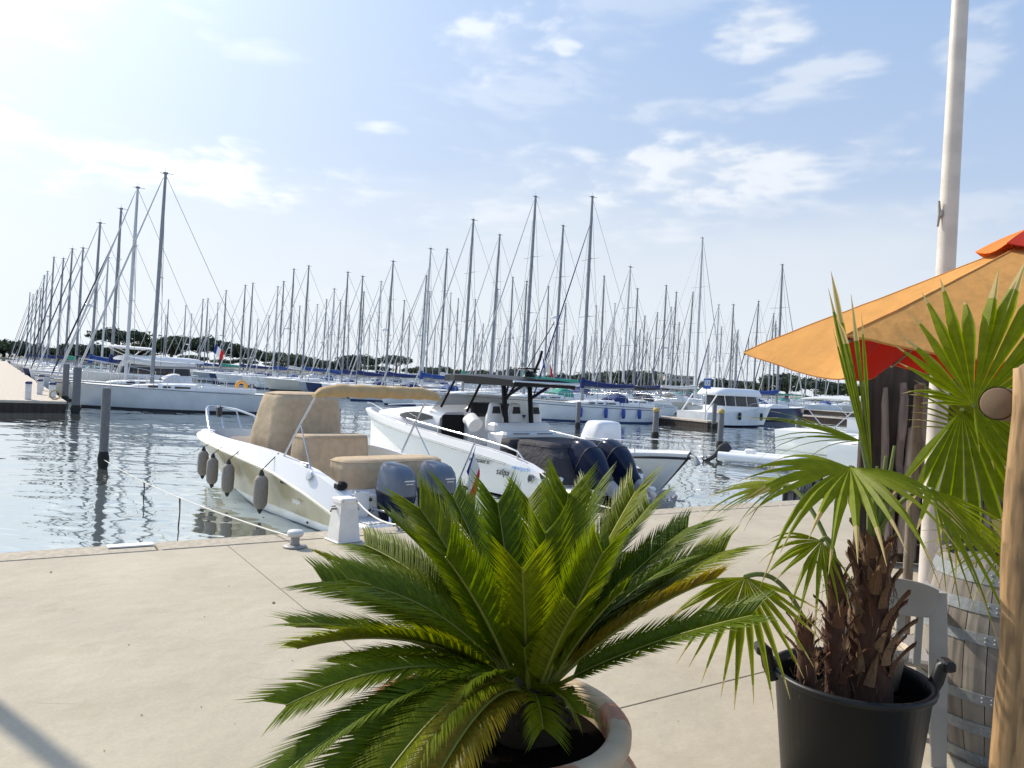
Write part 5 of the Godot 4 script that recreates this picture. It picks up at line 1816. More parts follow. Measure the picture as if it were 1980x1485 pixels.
	# orange horseshoe buoy on the yacht's stern rail
	t = thing("horseshoe_buoy", "orange horseshoe lifebuoy on the stern rail of the grey-white yacht", "lifebuoy", quay(9.95, 31.0, WL + 1.25), TH)
	b = B.new()
	var hp := []
	for i in 13:
		var a := lerpf(-0.35, PI + 0.35, i / 12.0)
		hp.append(Vector3(cos(a) * 0.22, sin(a) * 0.24, 0))
	b.tube(hp, 0.085, 10)
	obj(b, "ring", M.orange_buoy, t)
	# water left over: gulls' view is empty; a chip of paper and leaves on the concrete
	for q in [[-0.45, -4.30, 0.02, "scrap of pale paper on the concrete beside the cycad"], [0.55, -4.95, 0.014, "dry brown leaf lying on the concrete behind the pot"], [-1.55, -5.3, 0.016, "small dry twig lying on the open concrete"]]:
		b = B.new()
		b.box(Vector3.ZERO, Vector3(q[2] * 2.0, 0.003, q[2]), 0.001, Basis(Vector3.UP, q[0] * 3.0))
		var o := obj(b, "litter_scrap", M.white_paint if q[2] > 0.018 else M.husk[1])
		o.position = Vector3(q[0], 0.004, q[1])
		tag(o, q[3], "litter")

func make_grit() -> void:
	# crumbs of grit, bits of dry leaf and bark strewn over the paving
	var r := RandomNumberGenerator.new()
	r.seed = 33
	var b := B.new()
	for i in 170:
		var p := Vector3(r.randf_range(-4.5, 3.5), 0.0, r.randf_range(-8.0, -2.2))
		if p.x * -sin(TH) + p.z * -cos(TH) > QD - 0.4:
			continue
		var s := r.randf_range(0.0012, 0.004) * (2.2 if i % 23 == 0 else 1.0)
		b.box(p + Vector3(0, s * 0.35 + 0.001, 0), Vector3(s * r.randf_range(1.0, 2.4), s * 0.7, s), 0.0, Basis(Vector3.UP, r.randf() * TAU))
	var o := obj(b, "grit", M.husk[1])
	o.set_meta("kind", "stuff")
	tag(o, "loose grit and crumbs of dry leaf on the quay paving", "grit")

func rope(label: String, a: Vector3, c: Vector3, sag: float, r: float, m: Material) -> void:
	var pts := []
	for i in 15:
		var k := i / 14.0
		pts.append(a.lerp(c, k) - Vector3(0, sag * 4.0 * k * (1.0 - k), 0))
	var b := B.new()
	b.tube(pts, r, 6)
	tag(obj(b, "mooring_rope", m), label, "rope")

# ------------------------------------------------------------------ the terrace in front
func frond(c: Vector3, tip: Vector3, rise: float, width: float, seed_: int) -> Array:
	# one cycad frond: rachis and two combs of narrow leaflets
	var r := RandomNumberGenerator.new()
	r.seed = seed_
	var d := tip - c
	var flat := Vector3(d.x, 0, d.z)
	var mid := c + d * 0.45 + Vector3(0, rise * 0.8, 0)
	var pts := bez(c, mid, tip, 40)
	var ra := B.new()
	var rr := []
	for i in 41:
		rr.append(lerpf(0.0075, 0.002, i / 40.0))
	ra.tube(pts, rr, 6)
	var lf := B.new()
	var len := d.length()
	var n := int(len * 165)
	var twist := r.randf_range(-0.5, 0.5)
	var vee := r.randf_range(0.12, 0.36)
	for i in n:
		var k := 0.16 + 0.835 * float(i) / n
		var fi := k * 40.0
		var i0 := mini(int(fi), 39)
		var p: Vector3 = pts[i0].lerp(pts[i0 + 1], fi - i0)
		var t: Vector3 = (pts[i0 + 1] - pts[i0]).normalized()
		var side := t.cross(Vector3.UP)
		if side.length() < 0.2:
			side = t.cross(Vector3(0, 0.3, 1))
		side = side.normalized().rotated(t, twist)
		var up := side.cross(t).normalized()
		var prof := sin(PI * clampf(0.10 + 0.56 * pow(k, 0.85), 0.0, 1.0))
		for s in [-1.0, 1.0]:
			if r.randf() < 0.025:
				continue
			var l := width * (0.55 + 0.95 * prof) * r.randf_range(0.90, 1.08)
			var fwd := lerpf(0.80, 1.30, k)
			var dir: Vector3 = (side * s + t * fwd + up * (vee + r.randf_range(-0.07, 0.07))).normalized()
			var w := 0.0056
			var wv := t * w
			var q0 := p
			var q1 := p + dir * l * 0.5 + up * 0.004
			var q2 := p + dir * l + (t * 0.10 - up * 0.05) * l
			var nrm := dir.cross(t).normalized() * 0.0016
			lf.quad(q0 - wv, q0 + wv * 0.4 + nrm, q1 + wv * 0.2 + nrm, q1 - wv, 1)
			lf.quad(q0 + wv * 0.4 + nrm, q0 + wv, q1 + wv, q1 + wv * 0.2 + nrm, 1)
			lf.tri(q1 - wv, q1 + wv, q2, 1)
	return [ra, lf]

func make_cycad() -> void:
	# urn
	var c := Vector3(0.0, 0, -2.22)
	var t := thing("terracotta_pot", "large cream earthenware pot with reddish painted spots", "pot", c)
	var prof := [Vector2(0.22, 0.002), Vector2(0.30, 0.02), Vector2(0.40, 0.15), Vector2(0.455, 0.30), Vector2(0.455, 0.40), Vector2(0.425, 0.49), Vector2(0.385, 0.545), Vector2(0.36, 0.57), Vector2(0.375, 0.59), Vector2(0.392, 0.61), Vector2(0.392, 0.635), Vector2(0.375, 0.652), Vector2(0.345, 0.655), Vector2(0.328, 0.64), Vector2(0.325, 0.60), Vector2(0.33, 0.52)]
	var st := SurfaceTool.new()
	st.begin(Mesh.PRIMITIVE_TRIANGLES)
	var sides := 64
	var acc := 0.0
	var vs := [0.0]
	for i in range(1, prof.size()):
		acc += prof[i].distance_to(prof[i - 1])
		vs.append(acc)
	for i in prof.size() - 1:
		for k in sides:
			for e in [[i, k], [i + 1, k + 1], [i + 1, k], [i, k], [i, k + 1], [i + 1, k + 1]]:
				var a: float = TAU * e[1] / sides
				var q: Vector2 = prof[e[0]]
				var wob := 1.0 + 0.006 * sin(a * 3.0 + q.y * 7.0)
				st.set_smooth_group(1)
				st.set_uv(Vector2(float(e[1]) / sides, vs[e[0]] / acc))
				st.add_vertex(Vector3(cos(a) * q.x * wob, q.y, sin(a) * q.x * wob))
	st.generate_normals()
	obj(st.commit(), "pot_body", M.pot, t)
	var b := B.new()
	var rings := []
	for i in 8:
		var ring := PackedVector3Array()
		for k in 32:
			var a := TAU * k / 32.0
			var rr := 0.328 * (1.0 - i / 7.5)
			ring.append(Vector3(cos(a) * rr, 0.575 + rng.randf_range(-0.006, 0.01) * (1.0 if i > 0 else 0.0), sin(a) * rr))
		rings.append(ring)
	b.loft(rings, true, false, true)
	obj(b, "soil", M.soil, t)
	# plant
	var base := Vector3(0.10, 0.58, -2.26)
	var p := thing("cycad", "spreading sago cycad with stiff feathery fronds in the earthenware pot", "plant", base)
	b = B.new()
	b.tube([Vector3(0, -0.03, 0), Vector3(0, 0.06, 0), Vector3(0, 0.13, 0), Vector3(0, 0.17, 0)], [0.10, 0.115, 0.09, 0.03], 14)
	obj(b, "stem", M.cycas_stem, p)
	for k in 26:
		var a := k * 2.4
		var h := 0.02 + 0.11 * k / 26.0
		var d := Vector3(cos(a), 0, sin(a))
		b = B.new()
		b.tube([d * 0.09 + Vector3(0, h, 0), d * 0.125 + Vector3(0, h + 0.035, 0)], [0.018, 0.008], 5)
		obj(b, "leaf_scale", M.cycas_stem, p)
	# frond tips in metres, how much the frond arches, leaflet length
	var tips := [[-0.574, 0.935, -2.05, 0.13, 0.085], [-0.578, 0.985, -2.35, 0.13, 0.09], [-0.623, 1.00, -2.60, 0.14, 0.095], [-0.520, 1.02, -2.75, 0.15, 0.095], [-0.402, 1.148, -2.60, 0.12, 0.10], [-0.279, 1.235, -2.35, 0.10, 0.10],
		[-0.200, 1.225, -2.70, 0.10, 0.10], [-0.033, 1.25, -2.45, 0.06, 0.10], [0.077, 1.235, -2.70, 0.06, 0.095], [0.197, 1.30, -2.40, 0.05, 0.10], [0.314, 1.290, -2.70, 0.08, 0.10], [0.448, 1.320, -2.55, 0.08, 0.10], [0.541, 1.247, -2.75, 0.11, 0.095], [0.654, 1.195, -2.60, 0.12, 0.10],
		[0.720, 1.169, -2.35, 0.12, 0.095], [0.640, 1.125, -2.15, 0.10, 0.085], [0.70, 1.067, -1.98, 0.06, 0.075], [-0.418, 0.874, -1.95, 0.15, 0.07], [-0.510, 0.843, -1.75, 0.20, 0.085], [-0.480, 0.745, -1.60, 0.24, 0.085], [-0.267, 0.735, -1.55, 0.26, 0.085], [-0.16, 0.72, -1.52, 0.22, 0.08], [-0.36, 0.72, -1.62, 0.24, 0.09], [-0.55, 0.90, -1.98, 0.2, 0.085], [-0.50, 0.97, -2.5, 0.2, 0.095], [0.60, 1.05, -2.42, 0.13, 0.09], [-0.46, 0.70, -1.75, 0.24, 0.09], [-0.30, 0.66, -1.68, 0.25, 0.09], [-0.20, 0.78, -1.80, 0.22, 0.09], [0.20, 1.05, -1.98, 0.05, 0.085], [0.36, 1.08, -2.14, 0.06, 0.085],
		[-0.164, 1.160, -2.02, 0.08, 0.095], [0.048, 1.150, -1.98, 0.06, 0.09], [0.274, 1.190, -2.05, 0.06, 0.09], [-0.359, 1.066, -2.02, 0.13, 0.10], [0.549, 0.990, -2.50, 0.16, 0.085], [0.12, 1.20, -2.24, 0.02, 0.09], [0.34, 1.16, -2.32, 0.05, 0.09], [-0.30, 1.12, -2.52, 0.12, 0.095], [0.42, 1.05, -2.80, 0.15, 0.09], [-0.42, 0.94, -2.85, 0.18, 0.09], [0.0, 1.06, -2.88, 0.15, 0.09], [-0.47, 1.03, -2.22, 0.15, 0.10], [0.52, 1.12, -2.28, 0.10, 0.09]]
	for i in tips.size():
		var q: Array = tips[i]
		var a := (Vector3(q[0], q[1], q[2]) - base) * (0.92 if q[0] > 0.3 else 0.95)
		var st0 := Vector3(a.x, 0, a.z).normalized() * 0.05 + Vector3(0, 0.13, 0)
		var f := frond(st0, a, q[3], q[4], 100 + i)
		var leaf := obj(f[1], "frond", M.cycas[3 if i in [15, 21] else (i * 7 + 3) % 3], p)
		obj(f[0], "rachis", M.rachis, leaf)
	# clipped stubs and a curling half leaf low in the middle
	for q in [[-0.03, 0.30, 0.16, 0.02], [0.12, 0.13, 0.16, 0.10], [0.03, 0.10, 0.20, 0.10]]:
		var f := frond(Vector3(0, 0.11, 0.03), Vector3(q[0], q[1], q[2]), q[3], 0.07, 300 + int(q[0] * 100))
		var leaf := obj(f[1], "short_frond", M.cycas[2], p)
		obj(f[0], "rachis", M.rachis, leaf)

func fan_leaf(b: B, hub: Vector3, dir: Vector3, nrm: Vector3, len: float, spread: float, n: int, fuse: float, droop: float, seed_: int, short := 0.30, dry: B = null) -> void:
	var r := RandomNumberGenerator.new()
	r.seed = seed_
	dir = dir.normalized()
	nrm = (nrm - dir * nrm.dot(dir)).normalized()
	var sp := deg_to_rad(spread)
	var hw := sp / n * 0.5
	for k in n:
		var a := sp * ((k + 0.5) / n - 0.5)
		var edge := absf(a) / (sp * 0.5)
		var l := len * (1.0 - short * pow(edge, 1.5)) * r.randf_range(0.93, 1.05)
		var fz := fuse * (1.0 - 0.25 * edge)
		var bend := r.randf_range(0.4, 1.9) * droop + (0.22 if r.randf() < 0.15 else 0.02)
		a += r.randf_range(-0.12, 0.12) * sp / n
		var pts := []
		for i in 9:
			var t := i / 8.0
			var rad := lerpf(0.0, l, t)
			var w: float = rad * tan(hw) if t < fz else lerpf(fz * l * tan(hw), 0.0006, pow((t - fz) / (1.0 - fz), 0.85))
			w = minf(w, fz * l * tan(hw))
			var ax := dir.rotated(nrm, a)
			var sd := nrm.cross(ax).normalized()
			var fold := w * 0.55
			var q := hub + ax * rad - Vector3(0, bend * l * t * t * t, 0) + nrm * (0.10 * l * sin(t * 1.4) * (1.0 - edge * 0.6))
			pts.append([q - sd * w - nrm * fold, q + nrm * fold, q + sd * w - nrm * fold])
		var cut := 7 if r.randf() < 0.7 else 6
		for i in 8:
			var tgt: B = dry if dry and i >= cut else b
			tgt.quad(pts[i][0], pts[i][1], pts[i + 1][1], pts[i + 1][0], 1 + (k % 12) * 2)
			tgt.quad(pts[i][1], pts[i][2], pts[i + 1][2], pts[i + 1][1], 2 + (k % 12) * 2)

func palm_leaf(parent: Node3D, m: Material, root: Vector3, hub: Vector3, dir: Vector3, nrm: Vector3, len: float, spread: float, n: int, fuse := 0.45, droop := 0.15, seed_ := 1, bow := 0.1, short := 0.30) -> void:
	# coordinates in the parent's space
	var b := B.new()
	var dry := B.new()
	fan_leaf(b, hub, dir, nrm, len, spread, n, fuse, droop, seed_, short, dry)
	var leaf := obj(b, "fan_leaf", m, parent)
	obj(dry, "dry_tips", M.dry, leaf).set_meta("kind", "stuff")
	b = B.new()
	var mid := root.lerp(hub, 0.5) + Vector3(0, bow, 0)
	b.tube(bez(root, mid, hub, 12), 0.0085, 7)
	obj(b, "petiole", M.petiole, leaf)

func husks(parent: Node3D, base: Vector3, top: Vector3, r0: float, r1: float, n: int, seed_: int) -> void:
	# torn fibrous leaf bases clasping a palm stem
	var r := RandomNumberGenerator.new()
	r.seed = seed_
	var shapes := []
	for v in 4:
		var b := B.new()
		var grid := []
		for i in 6:
			var row := []
			var t := i / 5.0
			for j in 5:
				var x := (j / 4.0 - 0.5) * (1.0 - 0.9 * pow(t, 1.4)) * (1.0 + 0.25 * sin(j * 3.0 + v))
				row.append(Vector3(x * 0.062, t * 0.155 + 0.012 * sin(j * 2.2 + v * 1.3) * t, 0.012 * (1.0 - 4.0 * pow(j / 4.0 - 0.5, 2.0)) + 0.045 * t * t * (1.0 + 0.3 * v)))
			grid.append(row)
		b.shell(grid, Vector3(0, 0, -0.004))
		shapes.append(b.mesh())
	for k in n:
		var t := float(k) / n
		var a := k * 2.399 + r.randf_range(-0.3, 0.3)
		var ax := base.lerp(top, t)
		var rad := lerpf(r0, r1, t)
		var o := obj(shapes[k % 4], "leaf_base", M.husk[r.randi() % 4], parent)
		o.position = ax + Vector3(sin(a), 0, cos(a)) * rad * 0.86
		o.rotation = Vector3(r.randf_range(-0.12, 0.22), a, r.randf_range(-0.18, 0.18))
		var s := r.randf_range(0.45, 0.78) * lerpf(1.0, rad / 0.06, 0.35)
		o.scale = Vector3(s, s * r.randf_range(0.8, 1.25), s)

func make_fan_palm() -> void:
	var c := Vector3(1.34, 0, -2.93)
	var t := thing("bucket_planter", "black plastic tub with two lug handles holding the fan palm", "tub", c)
	var b := B.new()
	b.lathe([Vector2(0.01, 0.035), Vector2(0.215, 0.035), Vector2(0.222, 0.045), Vector2(0.275, 0.535), Vector2(0.288, 0.54), Vector2(0.292, 0.555), Vector2(0.284, 0.566), Vector2(0.268, 0.562), Vector2(0.262, 0.53), Vector2(0.25, 0.42)], 56)
	obj(b, "tub_body", M.bucket, t)
	for s in [0.0, PI]:
		b = B.new()
		var d := Vector3(cos(s + 0.12), 0, sin(s + 0.12))
		b.tube([d * 0.278 + Vector3(0, 0.52, 0), d * 0.305 + Vector3(0, 0.57, 0), d * 0.318 + Vector3(0, 0.62, 0), d * 0.335 + Vector3(0, 0.632, 0)], [0.028, 0.026, 0.024, 0.022], 8)
		b.box(d * 0.335 + Vector3(0, 0.628, 0), Vector3(0.045, 0.04, 0.075), 0.008, Basis(Vector3.UP, -s - 0.12))
		obj(b, "lug_handle", M.bucket, t)
	var ring := []
	b = B.new()
	for i in 7:
		var q := PackedVector3Array()
		for k in 28:
			var a := TAU * k / 28.0
			var rr := 0.256 * (1.0 - i / 6.5)
			q.append(Vector3(cos(a) * rr, 0.475 + (rng.randf_range(-0.008, 0.016) if i > 0 else 0.0), sin(a) * rr))
		ring.append(q)
	b.loft(ring, true, false, true)
	obj(b, "soil", M.soil, t)
	b = B.new()
	b.lathe([Vector2(0.01, 0.004), Vector2(0.27, 0.004), Vector2(0.30, 0.045), Vector2(0.292, 0.047), Vector2(0.26, 0.016), Vector2(0.01, 0.016)], 48)
	var sc := obj(b, "drip_saucer", M.bucket)
	sc.position = c + Vector3(-0.02, 0, 0.0)
	tag(sc, "dark plastic drip saucer under the black tub", "saucer")
	# pale flowerpot pushed into the tub
	var fp := thing("flowerpot", "small cream flowerpot standing inside the black tub", "pot", c + Vector3(0.165, 0.488, -0.09))
	b = B.new()
	b.lathe([Vector2(0.01, 0), Vector2(0.056, 0), Vector2(0.072, 0.12), Vector2(0.084, 0.122), Vector2(0.088, 0.168), Vector2(0.078, 0.17), Vector2(0.07, 0.13)], 30)
	obj(b, "pot_body", M.pot_beige, fp)
	b = B.new()
	b.lathe([Vector2(0.072, 0.135), Vector2(0.04, 0.142), Vector2(0.005, 0.14)], 20)
	obj(b, "soil", M.soil, fp)
	# three stems
	var p := thing("fan_palm", "fan palm with three shaggy brown stems in the black tub", "palm", c + Vector3(0, 0.475, 0))
	var stems := [[Vector3(0.045, -0.02, 0.02), Vector3(0.05, 0.62, 0.03), 0.098, 0.046, 52], [Vector3(-0.075, -0.02, 0.05), Vector3(-0.115, 0.52, 0.07), 0.048, 0.030, 26], [Vector3(-0.175, -0.02, 0.06), Vector3(-0.245, 0.33, 0.12), 0.036, 0.024, 18]]
	for i in 3:
		var s: Array = stems[i]
		b = B.new()
		var pts := []
		var rad := []
		for k in 9:
			pts.append(s[0].lerp(s[1], k / 8.0) + Vector3(0.008 * sin(k * 1.3), 0, 0.008 * cos(k * 1.7)))
			rad.append(lerpf(s[2], s[3], pow(k / 8.0, 0.7)) * (1.0 + 0.06 * sin(k * 2.5)) * (1.0 if k < 8 else 0.6))
		b.tube(pts, rad, 14)
		obj(b, "trunk", M.palm_trunk, p)
		husks(p, s[0] + Vector3(0, 0.10, 0), s[1] + Vector3(0, -0.03, 0), s[2], s[3], s[4], 60 + i)
	var fr := RandomNumberGenerator.new()
	fr.seed = 77
	b = B.new()
	for k in 220:
		var s: Array = stems[[0, 0, 0, 1, 2][k % 5]]
		var q := fr.randf_range(0.15, 1.0)
		var a := fr.randf() * TAU
		var rad := lerpf(s[2], s[3], q)
		var d := Vector3(cos(a), 0, sin(a))
		var st0: Vector3 = s[0].lerp(s[1], q) + d * rad * 0.9
		b.tube([st0, st0 + d * 0.02 + Vector3(0, fr.randf_range(-0.02, 0.03), 0), st0 + d * fr.randf_range(0.025, 0.05) + Vector3(fr.randf_range(-0.02, 0.02), fr.randf_range(-0.07, 0.04), 0)], [0.0016, 0.0012, 0.0006], 4)
	var fo := obj(b, "fibres", M.husk[3], p)
	fo.set_meta("kind", "stuff")
	var o := p.position
	var top1: Vector3 = stems[0][1]
	var top2: Vector3 = stems[1][1]
	var top3: Vector3 = stems[2][1]
	# root, hub and direction of every leaf
	palm_leaf(p, M.fan[0], top1, Vector3(1.20, 1.36, -2.72) - o, Vector3(-0.46, -0.36, 0.66), Vector3(-0.18, 0.85, 0.45), 0.46, 215, 22, 0.5, 0.22, 3, 0.12)
	palm_leaf(p, M.fan[1], top1, Vector3(1.365, 1.30, -2.90) - o, Vector3(-0.22, 1.0, 0.05), Vector3(-0.8, -0.25, 0.9), 0.80, 12, 6, 0.88, 0.0, 4, 0.0)
	palm_leaf(p, M.fan[2], top3, Vector3(0.815, 0.985, -2.60) - o, Vector3(-0.08, -1.0, 0.18), Vector3(-0.2, 0.25, 0.95), 0.36, 165, 17, 0.48, 0.10, 5, 0.12)
	palm_leaf(p, M.fan[0], top2, Vector3(1.13, 1.09, -2.76) - o, Vector3(-0.55, -0.5, 0.4), Vector3(0, 0.6, 0.8), 0.26, 150, 13, 0.45, 0.2, 6, 0.08)
	palm_leaf(p, M.fan[1], top1, Vector3(1.36, 1.44, -3.00) - o, Vector3(-1.0, 0.12, -0.25), Vector3(0.1, 0.85, 0.35), 0.46, 75, 11, 0.22, 0.10, 7, 0.05)
	palm_leaf(p, M.fan[0], top1, Vector3(1.48, 1.30, -2.70) - o, Vector3(0.55, -0.75, 0.25), Vector3(0.3, 0.45, 0.8), 0.50, 95, 15, 0.40, 0.12, 8, 0.10)
	palm_leaf(p, M.fan[2], top2, Vector3(1.10, 1.25, -3.05) - o, Vector3(-0.7, -0.2, -0.5), Vector3(0, 0.9, 0.3), 0.34, 140, 16, 0.4, 0.2, 9, 0.1)
	# crown shoots
	for k in 4:
		b = B.new()
		b.tube([top1 + Vector3(0.01 * k - 0.02, -0.05, 0), top1 + Vector3(0.03 * k - 0.05, 0.22 + 0.04 * k, 0.02)], [0.014, 0.005], 6)
		obj(b, "shoot", M.petiole, p)

func make_barrel() -> void:
	var c := Vector3(2.36, 0, -3.62)
	var t := thing("barrel_planter", "weathered grey wine barrel with galvanised hoops used as planter", "barrel", c, 0.3)
	var n := 24
	var H := 0.90
	var pr := func(y: float) -> float: return 0.285 + 0.075 * (1.0 - pow((y / H - 0.5) * 2.0, 2.0))
	for k in n:
		var b := B.new()
		var rings := []
		var a0 := TAU * (k + 0.02) / n
		var a1 := TAU * (k + 0.98) / n
		for i in 11:
			var y := H * i / 10.0 + 0.003
			var ro: float = pr.call(y - 0.003)
			var ri := ro - 0.026
			rings.append(PackedVector3Array([Vector3(cos(a0) * ro, y, sin(a0) * ro), Vector3(cos((a0 + a1) / 2) * (ro + 0.002), y, sin((a0 + a1) / 2) * (ro + 0.002)), Vector3(cos(a1) * ro, y, sin(a1) * ro), Vector3(cos(a1) * ri, y, sin(a1) * ri), Vector3(cos(a0) * ri, y, sin(a0) * ri)]))
		b.loft(rings, true, true, true, -1)
		obj(b, "stave", [M.stave_a, M.stave_b, M.stave_c][(k * 5) % 3], t)
	for q in [[0.02, 0.045], [0.16, 0.05], [0.30, 0.045], [0.56, 0.045], [0.69, 0.05], [0.815, 0.06]]:
		var b := B.new()
		var prof := []
		var r0: float = pr.call(q[0])
		var r1: float = pr.call(q[0] + q[1])
		b.lathe([Vector2(r0 + 0.001, q[0]), Vector2(r0 + 0.0055, q[0]), Vector2(r1 + 0.0055, q[0] + q[1]), Vector2(r1 + 0.001, q[0] + q[1])], 48, Vector3.ZERO, -1)
		var hoop := obj(b, "hoop", M.hoop, t)
		for s in [-1, 1]:
			for e in [0.3, 0.7]:
				b = B.new()
				var a: float = PI + 0.55 + s * 0.05
				var y: float = q[0] + q[1] * e
				b.lathe([Vector2(0.001, 0), Vector2(0.006, 0), Vector2(0.004, 0.004), Vector2(0.001, 0.004)], 8)
				var rv := obj(b, "rivet", M.iron, hoop)
				rv.position = Vector3(cos(a), 0, -sin(a)) * (lerpf(r0, r1, e) + 0.005) + Vector3(0, y, 0)
				rv.rotation = Vector3(0, a, -PI / 2)
	var b := B.new()
	b.lathe([Vector2(0.262, 0.82), Vector2(0.13, 0.835), Vector2(0.005, 0.84)], 32)
	obj(b, "soil", M.soil, t)
	b = B.new()
	b.lathe([Vector2(0.001, 0), Vector2(0.026, 0), Vector2(0.026, 0.004), Vector2(0.001, 0.004)], 16)
	var bung := obj(b, "bung_hole", M.black_matte, t)
	bung.rotation = Vector3(0, 2.33, -PI / 2)
	bung.position = Vector3(cos(2.33), 0, -sin(2.33)) * 0.3605 + Vector3(0, 0.43, 0)
	# a second fan palm grows in it
	var p := thing("fan_palm", "fan palm growing from the barrel with a large backlit leaf", "palm", c + Vector3(0, 0.83, 0))
	var o := p.position
	b = B.new()
	b.tube([Vector3(0, -0.02, 0), Vector3(-0.01, 0.12, 0), Vector3(0.0, 0.24, 0)], [0.07, 0.06, 0.035], 12)
	obj(b, "trunk", M.palm_trunk, p)
	husks(p, Vector3(0, 0.0, 0), Vector3(0, 0.2, 0), 0.07, 0.05, 20, 91)
	var top := Vector3(0, 0.2, 0)
	palm_leaf(p, M.fan[0], top, Vector3(1.81, 1.60, -3.04) - o, Vector3(0.70, 0.72, 0.10), Vector3(-0.55, -0.05, 0.85), 0.70, 268, 29, 0.64, 0.06, 13, 0.25, 0.78)
	palm_leaf(p, M.fan[1], top, Vector3(1.80, 1.58, -3.10) - o, Vector3(0.30, -0.95, 0.05), Vector3(-0.1, 0.1, 1.0), 0.58, 120, 13, 0.7, 0.02, 14, 0.2)
	palm_leaf(p, M.fan[2], top, Vector3(2.18, 1.03, -3.30) - o, Vector3(-1.0, -0.10, 0.15), Vector3(0.1, 0.75, 0.65), 0.44, 95, 11, 0.25, 0.10, 15, 0.1)
	palm_leaf(p, M.fan[1], top, Vector3(2.55, 1.35, -3.55) - o, Vector3(0.8, 0.5, 0.2), Vector3(-0.3, 0.4, 0.8), 0.5, 180, 22, 0.45, 0.1, 16, 0.1)
	palm_leaf(p, M.fan[0], top, Vector3(2.38, 1.45, -3.9) - o, Vector3(0.1, 0.8, -0.5), Vector3(0, 0.5, 0.8), 0.5, 180, 22, 0.45, 0.1, 17, 0.1)

func make_chair() -> void:
	# grey-white plastic garden chair seen from behind
	var t := thing("plastic_chair", "pale plastic garden chair standing behind the black tub", "chair", Vector3(1.84, 0, -3.72), deg_to_rad(-20.0))
	t.scale = Vector3(0.82, 1.0, 0.9)
	# local: back towards +z, seat towards -z
	var b := B.new()
	for s in [-1.0, 1.0]:
		b = B.new()
		b.loft([rounded(0.040, 0.018, 0.003, 0.0, 0.1, 12), rounded(0.046, 0.020, 0.42, 0.0, 0.1, 12), rounded(0.044, 0.018, 0.78, 0.0, 0.2, 12)])
		var l := obj(b, "rear_leg", M.plastic, t)
		l.position = Vector3(s * 0.22, 0, 0.27)
		l.rotation = Vector3(0.06, 0, s * 0.07)
		l.position.x = s * 0.27
		b = B.new()
		b.loft([rounded(0.028, 0.028, 0.003, 0.0, 0.2, 12), rounded(0.034, 0.034, 0.43, 0.0, 0.2, 12)])
		var f := obj(b, "front_leg", M.plastic, t)
		f.position = Vector3(s * 0.25, 0, -0.20)
		f.rotation.z = s * -0.05
		b = B.new()
		b.tube([Vector3(s * 0.26, 0.43, -0.20), Vector3(s * 0.275, 0.62, -0.19), Vector3(s * 0.27, 0.65, -0.10), Vector3(s * 0.25, 0.66, 0.25)], 0.024, 8)
		obj(b, "armrest", M.plastic, t)
	b = B.new()
	b.box(Vector3(0, 0.43, 0.02), Vector3(0.46, 0.035, 0.46), 0.012)
	obj(b, "seat", M.plastic, t)
	var g := []
	for i in 9:
		var row := []
		var x := lerpf(-0.215, 0.215, i / 8.0)
		var arch := 1.0 - pow(absf(x) / 0.215, 2.5)
		for j in 4:
			row.append(Vector3(x, lerpf(0.66, 0.79 + 0.035 * arch, j / 3.0), 0.30 + 0.035 * j / 3.0 + 0.03 * arch))
		g.append(row)
	b = B.new()
	b.shell(g, Vector3(0, 0, 0.014))
	obj(b, "back_rail", M.plastic, t)
	for k in 4:
		b = B.new()
		b.box(Vector3(-0.135 + 0.09 * k, 0.56, 0.305), Vector3(0.04, 0.24, 0.014), 0.004, Basis(Vector3.RIGHT, 0.08))
		obj(b, "back_slat", M.plastic, t)

